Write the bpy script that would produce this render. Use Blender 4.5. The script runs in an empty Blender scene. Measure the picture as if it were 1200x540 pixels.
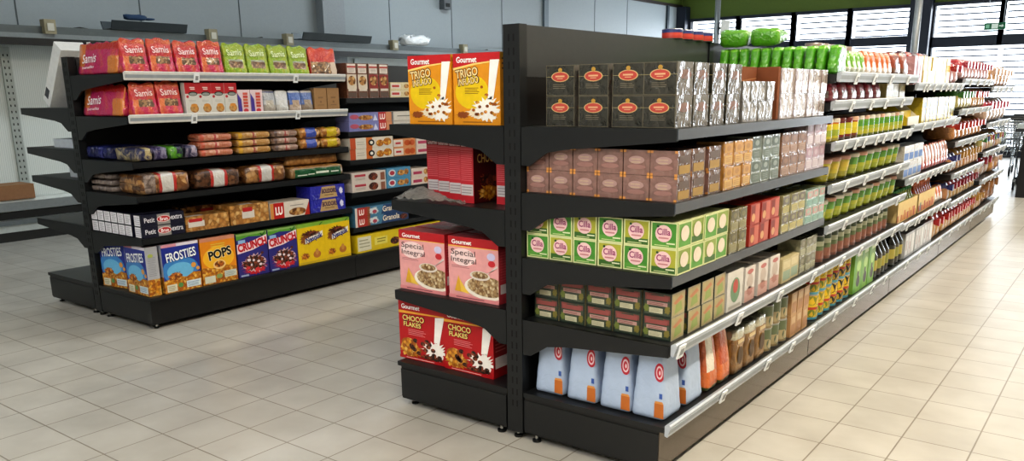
import bpy, math, random
from mathutils import Vector, Matrix
random.seed(7)
PI = math.pi
COL = bpy.context.scene.collection

# ------------------------------------------------------------------ materials
MC = {}
def rgb(h):
    h = h.lstrip('#'); c = [int(h[i:i+2], 16)/255 for i in (0, 2, 4)]
    return tuple(x/12.92 if x <= .04045 else ((x+.055)/1.055)**2.4 for x in c) + (1,)
def base_mat(name):
    m = bpy.data.materials.new(name); m.use_nodes = True
    nt = m.node_tree; b = nt.nodes['Principled BSDF']
    return m, nt, b
def M(hexc, rough=.45, metal=0, coat=0, bump=0, bscale=60, spec=.5, var=.12):
    """printed / painted surface: base colour broken up by a fine procedural mottling, optional crinkle bump"""
    k = (hexc, rough, metal, coat, bump, bscale, spec, var)
    if k in MC: return MC[k]
    m, nt, b = base_mat('mat_'+hexc.strip('#'))
    c = rgb(hexc)
    tc = nt.nodes.new('ShaderNodeTexCoord')
    if var:
        n = nt.nodes.new('ShaderNodeTexNoise'); n.inputs['Scale'].default_value = 35; n.inputs['Detail'].default_value = 3
        nt.links.new(tc.outputs['Object'], n.inputs['Vector'])
        mx = nt.nodes.new('ShaderNodeMix'); mx.data_type = 'RGBA'
        mx.inputs[6].default_value = tuple(x*(1-var) for x in c[:3])+(1,)
        mx.inputs[7].default_value = tuple(min(1, x*(1+var)) for x in c[:3])+(1,)
        nt.links.new(n.outputs['Fac'], mx.inputs[0]); nt.links.new(mx.outputs[2], b.inputs['Base Color'])
    else:
        b.inputs['Base Color'].default_value = c
    b.inputs['Roughness'].default_value = rough; b.inputs['Metallic'].default_value = metal
    b.inputs['Specular IOR Level'].default_value = spec
    b.inputs['Coat Weight'].default_value = coat; b.inputs['Coat Roughness'].default_value = .08
    if bump:
        n2 = nt.nodes.new('ShaderNodeTexNoise'); n2.inputs['Scale'].default_value = bscale; n2.inputs['Detail'].default_value = 2
        n2.inputs['Distortion'].default_value = .8
        nt.links.new(tc.outputs['Object'], n2.inputs['Vector'])
        bp = nt.nodes.new('ShaderNodeBump'); bp.inputs['Strength'].default_value = bump; bp.inputs['Distance'].default_value = .01
        nt.links.new(n2.outputs['Fac'], bp.inputs['Height']); nt.links.new(bp.outputs['Normal'], b.inputs['Normal'])
        if coat: nt.links.new(bp.outputs['Normal'], b.inputs['Coat Normal'])
    MC[k] = m; return m
def MIX(a, b_, scale=9, lo=.42, hi=.58, film=True):
    k = ('mix', a, b_, scale)
    if k in MC: return MC[k]
    m, nt, b = base_mat('film_'+a.strip('#'))
    tc = nt.nodes.new('ShaderNodeTexCoord'); n = nt.nodes.new('ShaderNodeTexNoise'); n.inputs['Scale'].default_value = scale; n.inputs['Detail'].default_value = 3; n.inputs['Distortion'].default_value = 1.2
    nt.links.new(tc.outputs['Object'], n.inputs['Vector']); r = nt.nodes.new('ShaderNodeValToRGB'); r.color_ramp.elements[0].position = lo; r.color_ramp.elements[0].color = rgb(a); r.color_ramp.elements[1].position = hi; r.color_ramp.elements[1].color = rgb(b_)
    nt.links.new(n.outputs['Fac'], r.inputs[0]); nt.links.new(r.outputs[0], b.inputs['Base Color']); b.inputs['Roughness'].default_value = .3; b.inputs['Coat Weight'].default_value = .7; b.inputs['Coat Roughness'].default_value = .1
    n2 = nt.nodes.new('ShaderNodeTexNoise'); n2.inputs['Scale'].default_value = 40; n2.inputs['Distortion'].default_value = 1; nt.links.new(tc.outputs['Object'], n2.inputs['Vector'])
    bp = nt.nodes.new('ShaderNodeBump'); bp.inputs['Strength'].default_value = .7; bp.inputs['Distance'].default_value = .012; nt.links.new(n2.outputs['Fac'], bp.inputs['Height']); nt.links.new(bp.outputs['Normal'], b.inputs['Normal']); nt.links.new(bp.outputs['Normal'], b.inputs['Coat Normal'])
    MC[k] = m; return m
def WRAPF(h): return M(h, .26, 0, .9, .75, 24, .5, .3)   # loose cellophane round a carton
def FILM(h): return M(h, .3, 0, .8, .7, 40)          # printed or clear crinkled film
def CARD(h): return M(h, .42, 0, .15)                 # coated carton
def VOR(cols, scale=60, coat=.3, bump=.3):
    """food picture: flakes, nuts, biscuits"""
    k = ('vor', tuple(cols), scale, coat)
    if k in MC: return MC[k]
    m, nt, b = base_mat('food_'+cols[0].strip('#'))
    tc = nt.nodes.new('ShaderNodeTexCoord'); v = nt.nodes.new('ShaderNodeTexVoronoi'); v.inputs['Scale'].default_value = scale
    nt.links.new(tc.outputs['Object'], v.inputs['Vector'])
    sx = nt.nodes.new('ShaderNodeSeparateColor'); nt.links.new(v.outputs['Color'], sx.inputs[0])
    r = nt.nodes.new('ShaderNodeValToRGB'); r.color_ramp.interpolation = 'CONSTANT'
    el = r.color_ramp.elements
    while len(el) < len(cols): el.new(.5)
    for i, c in enumerate(cols): el[i].position = i/len(cols); el[i].color = rgb(c)
    nt.links.new(sx.outputs[0], r.inputs[0])
    mul = nt.nodes.new('ShaderNodeMix'); mul.data_type = 'RGBA'; mul.blend_type = 'MULTIPLY'; mul.inputs[0].default_value = .55
    r2 = nt.nodes.new('ShaderNodeValToRGB'); r2.color_ramp.elements[0].color = (1, 1, 1, 1); r2.color_ramp.elements[1].color = (.2, .1, .05, 1)
    r2.color_ramp.elements[1].position = .75
    nt.links.new(v.outputs['Distance'], r2.inputs[0])
    nt.links.new(r.outputs[0], mul.inputs[6]); nt.links.new(r2.outputs[0], mul.inputs[7]); nt.links.new(mul.outputs[2], b.inputs['Base Color'])
    b.inputs['Roughness'].default_value = .45; b.inputs['Coat Weight'].default_value = coat
    bp = nt.nodes.new('ShaderNodeBump'); bp.inputs['Strength'].default_value = bump; bp.inputs['Distance'].default_value = .004
    nt.links.new(v.outputs['Distance'], bp.inputs['Height']); nt.links.new(bp.outputs['Normal'], b.inputs['Normal'])
    MC[k] = m; return m

# ------------------------------------------------------------------ mesh builder
TXT = {}
def text_geo(s, off=0.0):
    k = (s, off)
    if k in TXT: return TXT[k]
    cu = bpy.data.curves.new('lettering', 'FONT'); cu.body = s; cu.resolution_u = 3; cu.offset = off; cu.fill_mode = 'FRONT'
    ob = bpy.data.objects.new('lettering', cu); COL.objects.link(ob)
    dg = bpy.context.evaluated_depsgraph_get(); me = bpy.data.meshes.new_from_object(ob.evaluated_get(dg))
    vs = [(v.co.x, v.co.y) for v in me.vertices]; fs = [tuple(p.vertices) for p in me.polygons]
    bpy.data.objects.remove(ob); bpy.data.curves.remove(cu); bpy.data.meshes.remove(me)
    x0 = min(v[0] for v in vs); x1 = max(v[0] for v in vs); y0 = min(v[1] for v in vs); y1 = max(v[1] for v in vs)
    r = ([((x-x0)/(x1-x0), (y-y0)/(y1-y0)) for x, y in vs], fs)
    TXT[k] = r; return r

class MB:
    def __init__(s): s.v = []; s.f = []; s.mi = []; s.mats = []; s.sm = []; s.dim = None; s.warp = None
    def m(s, mat):
        if mat not in s.mats: s.mats.append(mat)
        return s.mats.index(mat)
    def face(s, pts, mat, smooth=False):
        i = len(s.v); s.v += [tuple(p) for p in pts]; s.f.append(tuple(range(i, i+len(pts)))); s.mi.append(s.m(mat)); s.sm.append(smooth)
    def geo(s, vs, fs, mat, smooth=False):
        i = len(s.v); s.v += [tuple(p) for p in vs]; k = s.m(mat)
        for f in fs: s.f.append(tuple(a+i for a in f)); s.mi.append(k); s.sm.append(smooth)
    def box(s, x0, y0, z0, x1, y1, z1, mat, rot=None, piv=None):
        vs = [Vector(p) for p in ((x0,y0,z0),(x1,y0,z0),(x1,y1,z0),(x0,y1,z0),(x0,y0,z1),(x1,y0,z1),(x1,y1,z1),(x0,y1,z1))]
        if rot: vs = [rot @ (p-Vector(piv)) + Vector(piv) for p in vs]
        s.geo(vs, [(0,3,2,1),(4,5,6,7),(0,1,5,4),(1,2,6,5),(2,3,7,6),(3,0,4,7)], mat)
    def prism(s, prof, a0, a1, axis, mat):
        """profile of 2-D points extruded along an axis: 'x' prof=(y,z), 'y' prof=(x,z), 'z' prof=(x,y)"""
        def P(p, a): return {'x': (a, p[0], p[1]), 'y': (p[0], a, p[1]), 'z': (p[0], p[1], a)}[axis]
        n = len(prof); vs = [P(p, a0) for p in prof]+[P(p, a1) for p in prof]
        s.geo(vs, [tuple(range(n))[::-1], tuple(range(n, 2*n))]+[(i, (i+1) % n, n+(i+1) % n, n+i) for i in range(n)], mat)
    def lathe(s, prof, mats, seg=16, c=(0, 0, 0), cap=True):
        """prof [(r,z)...], mats one per ring span"""
        for j in range(len(prof)-1):
            (r0, z0), (r1, z1) = prof[j], prof[j+1]
            mt = mats[min(j, len(mats)-1)] if isinstance(mats, (list, tuple)) else mats
            vs = []
            for r, z in ((r0, z0), (r1, z1)):
                vs += [(c[0]+r*math.cos(2*PI*i/seg), c[1]+r*math.sin(2*PI*i/seg), c[2]+z) for i in range(seg)]
            s.geo(vs, [(i, (i+1) % seg, seg+(i+1) % seg, seg+i) for i in range(seg)], mt, True)
        mt = mats[-1] if isinstance(mats, (list, tuple)) else mats
        if cap:
            for (r, z), fl in ((prof[0], True), (prof[-1], False)):
                if r > 1e-4:
                    p = [(c[0]+r*math.cos(2*PI*i/seg), c[1]+r*math.sin(2*PI*i/seg), c[2]+z) for i in range(seg)]
                    s.face(p[::-1] if fl else p, mt)
    def tube(s, p, q, r, mat, seg=8):
        p, q = Vector(p), Vector(q); d = (q-p).normalized(); a = d.orthogonal().normalized(); b = d.cross(a)
        vs = [c+a*r*math.cos(2*PI*i/seg)+b*r*math.sin(2*PI*i/seg) for c in (p, q) for i in range(seg)]
        s.geo(vs, [(i, (i+1) % seg, seg+(i+1) % seg, seg+i) for i in range(seg)]+[tuple(range(seg))[::-1], tuple(range(seg, 2*seg))], mat, True)
    # --- printed faces on a box of size dim=(w,d,h) standing on z=0, front = -y
    def pt(s, fc, u, v, lay=0):
        w, d, h = s.dim; e = .0005*lay; u = min(1, max(0, u)); v = min(1, max(0, v))
        if fc == 'front': p = (-w/2+u*w, -d/2-e, v*h)
        elif fc == 'back': p = (w/2-u*w, d/2+e, v*h)
        elif fc == 'right': p = (w/2+e, -d/2+u*d, v*h)
        elif fc == 'left': p = (-w/2-e, d/2-u*d, v*h)
        else: p = (-w/2+u*w, -d/2+v*d, h+e)
        return s.warp(p) if s.warp else p
    def body(s, w, d, h, mat, **faces):
        s.dim = (w, d, h)
        for fc in ('front', 'back', 'right', 'left', 'top'):
            s.face([s.pt(fc, *q) for q in ((0,0),(1,0),(1,1),(0,1))], faces.get(fc, mat))
        s.face([(-w/2,-d/2,0),(-w/2,d/2,0),(w/2,d/2,0),(w/2,-d/2,0)], mat)
        return s
    def rect(s, fc, u0, v0, u1, v1, mat, lay=1): s.face([s.pt(fc, u, v, lay) for u, v in ((u0,v0),(u1,v0),(u1,v1),(u0,v1))], mat)
    def poly(s, fc, pts, mat, lay=1): s.face([s.pt(fc, u, v, lay) for u, v in pts], mat)
    def ell(s, fc, cu, cv, ru, rv, mat, lay=1, n=20): s.poly(fc, [(cu+ru*math.cos(2*PI*i/n), cv+rv*math.sin(2*PI*i/n)) for i in range(n)], mat, lay)
    def splash(s, fc, cu, cv, ru, rv, mat, lay=2, n=40, seed=1):
        rr = random.Random(seed)
        s.poly(fc, [(cu+ru*k*math.cos(2*PI*i/n), cv+rv*k*math.sin(2*PI*i/n)) for i in range(n) for k in [rr.uniform(.55, .8) if i % 2 else rr.uniform(.72, 1.08)]], mat, lay)
    def txt(s, fc, t, u0, v0, u1, v1, mat, lay=2, rot=0, off=.015, arch=0):
        vs, fs = text_geo(t, off); w, d, h = s.dim
        fw, fh = (w, h) if fc in ('front', 'back') else ((d, h) if fc in ('left', 'right') else (w, d))
        cx, cy = (u0+u1)/2*fw, (v0+v1)/2*fh; ca, sa = math.cos(rot), math.sin(rot); out = []
        for x, y in vs:
            X = (x-.5)*(u1-u0)*fw; Y = (y-.5)*(v1-v0)*fh + arch*fh*(1-(2*x-1)**2)
            out.append(s.pt(fc, (cx+X*ca-Y*sa)/fw, (cy+X*sa+Y*ca)/fh, lay))
        s.geo(out, fs, mat)
    # --- rounded soft body with printed zones
    def soft(s, w, d, h, r, zone, div=(6, 4, 8), warp=None, crump=0, seed=0):
        s.dim = (w, d, h); s.warp = warp; rr = random.Random(seed); cache = {}
        def P(i, j, k):
            key = (i, j, k)
            if key in cache: return cache[key]
            x, y, z = (i/div[0]-.5)*w, (j/div[1]-.5)*d, (k/div[2])*h
            q = Vector((max(-w/2+r, min(w/2-r, x)), max(-d/2+r, min(d/2-r, y)), max(r, min(h-r, z))))
            dv = Vector((x, y, z))-q
            p = q + (dv.normalized()*r if dv.length > 1e-7 else Vector((0, 0, 0)))
            if dv.length <= 1e-7: p = Vector((x, y, z))
            if crump and 0 < k: p += Vector([rr.uniform(-crump, crump) for _ in range(3)])
            p = warp(tuple(p)) if warp else tuple(p)
            s.v.append(tuple(p)); cache[key] = len(s.v)-1; return cache[key]
        def F(a, b, c, e, u, v, fc):
            mt = zone(fc, u, v); s.f.append((P(*a), P(*b), P(*c), P(*e))); s.mi.append(s.m(mt)); s.sm.append(True)
        nx, ny, nz = div
        for i in range(nx):
            for k in range(nz):
                F((i,0,k),(i+1,0,k),(i+1,0,k+1),(i,0,k+1),(i+.5)/nx,(k+.5)/nz,'front'); F((i+1,ny,k),(i,ny,k),(i,ny,k+1),(i+1,ny,k+1),1-(i+.5)/nx,(k+.5)/nz,'back')
        for j in range(ny):
            for k in range(nz):
                F((nx,j,k),(nx,j+1,k),(nx,j+1,k+1),(nx,j,k+1),(j+.5)/ny,(k+.5)/nz,'right'); F((0,j+1,k),(0,j,k),(0,j,k+1),(0,j+1,k+1),1-(j+.5)/ny,(k+.5)/nz,'left')
        for i in range(nx):
            for j in range(ny):
                F((i,j,nz),(i+1,j,nz),(i+1,j+1,nz),(i,j+1,nz),(i+.5)/nx,(j+.5)/ny,'top'); F((i,j+1,0),(i+1,j+1,0),(i+1,j,0),(i,j,0),(i+.5)/nx,(j+.5)/ny,'bottom')
        return s
    def mesh(s, name):
        me = bpy.data.meshes.new(name); me.from_pydata(s.v, [], s.f)
        for mt in s.mats: me.materials.append(mt)
        me.polygons.foreach_set('material_index', s.mi); me.polygons.foreach_set('use_smooth', s.sm); me.update(); return me

def obj(name, mb, parent=None, loc=(0, 0, 0), label=None):
    me = mb.mesh(name) if isinstance(mb, MB) else mb
    o = bpy.data.objects.new(name, me); COL.objects.link(o); o.location = loc
    if parent: o.parent = parent
    if label: o['label'] = label
    return o
def tag(o, label, cat, group=None):
    o['label'] = label; o['category'] = cat
    if group: o['group'] = group
    return o
def thing(name, label, cat, loc=(0, 0, 0), rotz=0, group=None):
    o = bpy.data.objects.new(name, None); COL.objects.link(o); o.location = loc; o.rotation_euler = (0, 0, rotz); o.empty_display_size = .05
    return tag(o, label, cat, group)
def struct(name, mb):
    o = obj(name, mb); o['kind'] = 'structure'; return o

class Proto:
    """a kind of goods: one mesh plus optional parts"""
    def __init__(s, name, cat, mb, parts=()):
        s.name, s.cat, s.dim = name, cat, mb.dim; s.me = mb.mesh(name); s.parts = [(n, p.mesh(n), l) for n, p, l in parts]
def put(pr, label, group, loc, rotz=0, tilt=(0, 0)):
    o = bpy.data.objects.new(pr.name, pr.me); COL.objects.link(o); o.location = loc
    o.rotation_euler = (tilt[0], tilt[1], rotz)
    tag(o, label, pr.cat, group)
    for n, me, l in pr.parts:
        c = bpy.data.objects.new(n, me); COL.objects.link(c); c.parent = o
        if l: c['label'] = l
    return o
ORD = 'zeroth first second third fourth fifth sixth seventh eighth ninth tenth eleventh twelfth thirteenth fourteenth fifteenth sixteenth seventeenth'.split()
LAY = {1: [''], 2: ['lower layer ', 'upper layer '], 3: ['bottom layer ', 'middle layer ', 'top layer ']}
# ------------------------------------------------------------------ camera
cam = bpy.data.cameras.new('camera'); co = bpy.data.objects.new('camera', cam); COL.objects.link(co)
PIT, ROL, YAW = math.radians(14.30936), math.radians(-.6667), math.radians(-37.28176)
fw = Vector((math.sin(YAW)*math.cos(PIT), math.cos(YAW)*math.cos(PIT), -math.sin(PIT)))
rt = Vector((math.cos(YAW), -math.sin(YAW), 0)); upv = rt.cross(fw)
r2 = rt*math.cos(ROL)+upv*math.sin(ROL); u2 = -rt*math.sin(ROL)+upv*math.cos(ROL)
mw = Matrix((r2, u2, -fw)).transposed().to_4x4(); mw.translation = Vector((2.0595, -2.7188, 1.4865)); co.matrix_world = mw
cam.sensor_width = 36; cam.lens = 964.83/1200*36; cam.shift_y = 85.64/1200; cam.clip_end = 80
bpy.context.scene.camera = co

# ------------------------------------------------------------------ room
T, TX, TY = .2717, .8381, .726
def floor_mat():
    m, nt, b = base_mat('floor_tiles')
    tc = nt.nodes.new('ShaderNodeTexCoord'); mp = nt.nodes.new('ShaderNodeMapping'); mp.inputs['Location'].default_value = (-TX+40*T, -TY+40*T, 0)
    nt.links.new(tc.outputs['Object'], mp.inputs[0])
    br = nt.nodes.new('ShaderNodeTexBrick'); br.offset = 0; br.squash = 1
    br.inputs['Scale'].default_value = 1; br.inputs['Brick Width'].default_value = T; br.inputs['Row Height'].default_value = T
    br.inputs['Mortar Size'].default_value = .0035; br.inputs['Mortar Smooth'].default_value = .2; br.inputs['Bias'].default_value = 0
    br.inputs['Color1'].default_value = (.475, .458, .418, 1); br.inputs['Color2'].default_value = (.51, .49, .448, 1); br.inputs['Mortar'].default_value = (.24, .21, .17, 1)
    nt.links.new(mp.outputs[0], br.inputs['Vector'])
    n = nt.nodes.new('ShaderNodeTexNoise'); n.inputs['Scale'].default_value = 3.5; n.inputs['Detail'].default_value = 6
    nt.links.new(tc.outputs['Object'], n.inputs['Vector'])
    r = nt.nodes.new('ShaderNodeValToRGB'); r.color_ramp.elements[0].position = .3; r.color_ramp.elements[0].color = (.86, .85, .84, 1); r.color_ramp.elements[1].position = .7
    r.color_ramp.elements[1].color = (1.05, 1.05, 1.05, 1); nt.links.new(n.outputs['Fac'], r.inputs[0])
    mx = nt.nodes.new('ShaderNodeMix'); mx.data_type = 'RGBA'; mx.blend_type = 'MULTIPLY'; mx.inputs[0].default_value = 1
    nt.links.new(br.outputs['Color'], mx.inputs[6]); nt.links.new(r.outputs[0], mx.inputs[7]); nt.links.new(mx.outputs[2], b.inputs['Base Color'])
    b.inputs['Roughness'].default_value = .33; b.inputs['Specular IOR Level'].default_value = .45
    bp = nt.nodes.new('ShaderNodeBump'); bp.inputs['Strength'].default_value = .35; bp.inputs['Distance'].default_value = .002; bp.invert = True
    nt.links.new(br.outputs['Fac'], bp.inputs['Height']); nt.links.new(bp.outputs['Normal'], b.inputs['Normal'])
    return m
X0, X1, Y0, Y1, ZC = -8.3, 6.5, -6.0, 18.5, 4.3
fl = MB(); fl.face([(X0-.2, Y0, 0), (X1, Y0, 0), (X1, Y1+.2, 0), (X0-.2, Y1+.2, 0)], floor_mat()); struct('floor', fl)
PANEL = M('#949da2', .5, var=.05); NAVY = M('#232a3a', .5); GREEN = M('#5d7030', .7, var=.1); GREY = M('#8d9499', .5)
w = MB(); w.box(X0-.15, Y0, 0, X0, Y1, 3.67, PANEL); struct('wall_left', w)
w = MB(); w.box(X0-.15, Y0, 3.67, X0, Y1, ZC, GREEN); struct('wall_upper_left', w)
w = MB(); w.box(X0, Y0, 3.63, X0+.03, Y1, 3.70, M('#2b2320', .6)); struct('trim_1', w)
seam = MB()
for y in (-4.1, -2.7, -1.25, .25, 1.73, 3.21, 4.68, 7.61, 9.18, 10.67, 14.1, 15.58): seam.box(X0, y-.008, 0, X0+.004, y+.008, 3.63, M('#4d5558', .7))
struct('trim_2', seam)
p = MB(); p.box(X0, 6.05, 0, X0+.16, 6.48, 3.64, GREY); struct('trim_3', p)
p = MB(); p.box(X0, 12.05, 0, X0+.05, 12.2, 3.64, M('#66737c', .5)); struct('trim_4', p)
p = MB(); p.box(X0, 17.6, 0, X0+.05, 17.7, 3.64, M('#3a454d', .5)); struct('trim_5', p)
p = MB(); p.box(X0, Y1-.3, 0, X0+.25, Y1, 3.64, NAVY); struct('trim_6', p)
w = MB(); w.box(X1, Y0, 0, X1+.15, Y1, ZC, M('#cfcabd', .8)); struct('wall_right', w)
w = MB(); w.box(X0, Y0-.15, 0, X1, Y0, ZC, M('#cfcdc6', .8)); struct('wall_near', w)
c = MB(); c.box(X0-.2, Y0-.2, ZC, X1+.2, Y1+.2, ZC+.1, M('#c9c9c4', .9)); struct('ceiling', c)
# window wall: green band above, dark frames, louvres outside
w = MB(); w.box(X0, Y1, 3.34, X1, Y1+.15, ZC, GREEN); w.box(X0, Y1, 0, X1, Y1+.15, .12, NAVY); struct('wall_far', w)
GL = None
def glass():
    m = bpy.data.materials.new('window_glass'); m.use_nodes = True; nt = m.node_tree; nt.nodes.clear()
    o = nt.nodes.new('ShaderNodeOutputMaterial'); a = nt.nodes.new('ShaderNodeBsdfTransparent'); g = nt.nodes.new('ShaderNodeBsdfGlossy'); g.inputs['Roughness'].default_value = .02
    a.inputs[0].default_value = (.96, .98, 1, 1); mx = nt.nodes.new('ShaderNodeMixShader'); mx.inputs[0].default_value = .06
    nt.links.new(a.outputs[0], mx.inputs[1]); nt.links.new(g.outputs[0], mx.inputs[2]); nt.links.new(mx.outputs[0], o.inputs[0]); return m
GL = glass()
muls = [-8.05, -6.7, -5.28, -3.95, -2.5, -2.15, -.78, .75, 2.3, 3.9, 5.2, 6.4]
SLAT = M('#5a6784', .6)
wi = 0
for a, b in zip(muls[:-1], muls[1:]):
    if (a, b) == (-2.5, -2.15): continue
    wi += 1
    lo, hi = (2.47, 2.66) if b < -2.3 else (2.38, 2.60)
    f = MB()
    for x in (a, b): f.box(x-.05, Y1-.06, .12 if x != -.78 else lo, x+.05, Y1+.1, 3.34, NAVY)
    f.box(a, Y1-.05, 3.27, b, Y1+.1, 3.34, NAVY); f.box(a, Y1-.06, lo, b, Y1+.1, hi, NAVY); f.box(a, Y1-.05, .12, b, Y1+.1, .22, NAVY)
    wn = struct('window_%d' % wi, f)
    g = MB(); g.box(a+.05, Y1+.02, .2, b-.05, Y1+.03, 3.28, GL); obj('pane', g, wn)
    s = MB(); k = 0; z = .35
    while z < 3.25:
        s.box(a+.05, Y1+.34, z, b-.05, Y1+.40, z+.03, SLAT); z += .13
    obj('louvre', s, wn)
p = MB(); p.box(-2.58, Y1-.3, 0, -2.14, Y1+.1, ZC, NAVY); struct('wall_pier', p)
# exit sign
t = thing('exit_sign', 'small green exit sign hanging before the far right window', 'sign', (-.86, 18.2, 2.76))
e = MB(); e.box(-.2, -.02, -.07, .2, .02, .07, M('#1d6b4a', .5)); obj('casing', e, t)
e = MB(); e.dim = (.4, .04, .14)
W = M('#e8fff2', .5)
e.face([(-.06, -.022, -.05), (.06, -.022, -.05), (.06, -.022, .05), (-.06, -.022, .05)], W)
e.face([(.08, -.022, -.012), (.13, -.022, -.012), (.13, -.022, -.035), (.17, -.022, 0), (.13, -.022, .035), (.13, -.022, .012), (.08, -.022, .012)], W)
e.face([(-.17, -.022, -.04), (-.1, -.022, -.04), (-.1, -.022, .04), (-.17, -.022, .04)], M('#8fc9ae', .5)); obj('pictogram', e, t)
e = MB(); e.tube((-.15, 0, .07), (-.15, 0, ZC-2.77), .006, GREY); e.tube((.15, 0, .07), (.15, 0, ZC-2.77), .006, GREY); obj('hanger', e, t)
# slender pole with a white notice, and the grey pole by the pier
t = thing('steel_pole', 'slender grey steel pole left, in front of the far windows', 'pole', (-4.42, 12, 0))
e = MB(); e.tube((0, 0, 0), (0, 0, ZC-.005), .05, M('#8b9297', .35, .6), 14); obj('pole', e, t)
e = MB(); e.lathe([(.09, 0), (.09, .015)], M('#6d7377', .4, .6)); obj('base_plate', e, t)
t = thing('notice_holder', 'white notice in a holder clipped to the slender grey pole', 'sign', (-4.42, 12, 2.58))
e = MB(); e.box(.1, -.07, -.13, .26, -.055, .13, M('#f4f6f4', .5), Matrix.Rotation(.12, 3, 'Y'), (.18, -.06, 0)); obj('notice', e, t)
e = MB(); e.box(.04, -.05, -.02, .12, -.03, .02, M('#22252a', .5)); e.box(.05, -.06, -.1, .065, -.03, .1, M('#22252a', .5)); obj('clip', e, t)
t = thing('steel_pole', 'light grey steel pole standing before the dark window pier', 'pole', (-1.08, 12, 0))
e = MB(); e.tube((0, 0, 0), (0, 0, ZC-.005), .055, M('#a9aeb2', .35, .5), 14); obj('pole', e, t)
e = MB(); e.lathe([(.1, 0), (.1, .015)], M('#6d7377', .4, .6)); obj('base_plate', e, t)

# ------------------------------------------------------------------ empty refrigerated wall case along the left wall
t = thing('wall_case', 'long empty white refrigerated wall case along the grey panelled wall', 'display case', (-7.95, 0, 0))
def ribbed():
    m, nt, b = base_mat('ribbed_back'); tc = nt.nodes.new('ShaderNodeTexCoord'); wv = nt.nodes.new('ShaderNodeTexWave'); wv.bands_direction = 'Y'; wv.inputs['Scale'].default_value = 14
    nt.links.new(tc.outputs['Object'], wv.inputs[0]); r = nt.nodes.new('ShaderNodeValToRGB'); r.color_ramp.elements[0].color = (.5, .54, .53, 1); r.color_ramp.elements[1].color = (.62, .66, .64, 1); r.color_ramp.elements[0].position = .05; r.color_ramp.elements[1].position = .3
    nt.links.new(wv.outputs['Fac'], r.inputs[0]); nt.links.new(r.outputs[0], b.inputs['Base Color']); b.inputs['Roughness'].default_value = .5; return m
WC = M('#cdd3d0', .45); CW0, CW1 = -2.5, 13.5
e = MB(); e.box(-.33, CW0, .1, -.22, CW1, 2.12, ribbed()); obj('back_panel', e, t)
for k in range(12):
    y = -1.12+1.3*k
    e = MB(); e.box(-.22, y-.05, .44, -.195, y+.05, 2.05, M('#a8afac', .4, .3))
    for j in range(22):
        z = .52+j*.068
        for s in (-.022, .022): e.box(-.196, y+s-.006, z, -.194, y+s+.006, z+.025, M('#20201f', .8))
    obj('slotted_upright', e, t)
e = MB(); e.prism([(-.22, .1), (.42, .1), (.42, .40), (.36, .44), (-.22, .40)], CW0, CW1, 'y', WC); obj('deck', e, t)
e = MB(); e.box(.42, CW0, .33, .47, CW1, .42, M('#8c9294', .35, .3)); e.box(.42, CW0, .18, .46, CW1, .23, M('#7b8183', .35, .3)); obj('bumper', e, t)
e = MB(); e.box(.42, CW0, .24, .44, CW1, .32, M('#141614', .6)); e.box(.36, CW0, .0, .42, CW1, .1, M('#2b2a27', .6)); obj('kick_strip', e, t)
e = MB(); e.box(-.33, CW0, 2.12, .34, CW1, 2.17, M('#7d8486', .5)); obj('canopy', e, t)
e = MB(); e.box(.30, CW0, 2.045, .36, CW1, 2.12, M('#15181a', .4)); obj('canopy_trim', e, t)
e = MB(); e.box(.2, CW0, 2.17, .3, CW1, 2.25, M('#5d6466', .45, .4)); obj('light_channel', e, t)
for k, y in enumerate((1.75, 3.75, 4.95, 7.0, 8.7)):
    q = thing('ballast_box', 'beige electrical box %s on top of the white wall case' % ['nearest the left edge', 'above the pink bags', 'above the green bags', 'beside the crumpled cloth', 'above the orange cereal boxes'][k], 'box', (-7.68, y, 2.17), 0, 'electrical boxes on the wall case')
    e = MB(); e.box(0, -.06, .0, .10, .06, .15, M('#8d8770', .6)); obj('casing', e, q)
    e = MB(); e.box(.10, -.035, .03, .11, .035, .11, M('#b9b7ac', .5)); obj('cover', e, q)
    q2 = thing('cable', 'dark cable %s lying along the top of the wall case' % ['running left', 'behind the pink bags', 'behind the green bags', 'in the middle', 'farthest along'][k], 'cable', (-7.86, y+.2, 2.20), 0, 'cables on the wall case')
    e = MB(); pts = [(0, .25*j, .02+.05*math.sin(j*1.3+k)**2) for j in range(4)]
    for a, b in zip(pts[:-1], pts[1:]): e.tube(a, b, .014, M('#22211f', .6))
    obj('cord', e, q2)
for y, l in ((2.45, .95), (5.2, 1.3)):
    q = thing('metal_tray', 'dark grey metal tray lying on wall case, %s' % ('behind the pink bags' if y < 3 else 'behind the cookie jars'), 'tray', (-7.72, y, 2.255))
    e = MB(); e.prism([(-.1, 0), (.1, 0), (.14, .1), (.12, .1), (.09, .015), (-.09, .015), (-.12, .1), (-.14, .1)], 0, l, 'y', M('#3f464a', .4, .3)); obj('tray', e, q)
q = thing('work_glove', 'dark blue work glove left on top of the wall case', 'glove', (-7.62, 2.75, 2.37))
e = MB(); e.soft(.1, .26, .06, .03, lambda f, u, v: M('#26405f', .8), (4, 6, 3), None, .008, 3); obj('palm', e, q)
for k in range(4):
    e = MB(); e.soft(.022, .11, .022, .01, lambda f, u, v: M('#26405f', .8), (2, 4, 2)); obj('finger', e, q, (-.036+.024*k, .17, .01))
q = thing('plastic_sheet', 'crumpled white plastic left on the wall case by cookies', 'sheet', (-7.62, 7.45, 2.26))
e = MB(); e.soft(.2, .55, .14, .05, lambda f, u, v: FILM('#d9dde0'), (5, 9, 4), None, .03, 5); obj('sheet', e, q)
q = thing('cardboard_box', 'low brown cardboard box standing on the white case deck', 'box', (-7.72, .86, .441))
e = MB(); CB = M('#8a6648', .8); e.box(-.17, -.46, 0, .17, .46, .15, CB); obj('carton', e, q)
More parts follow.
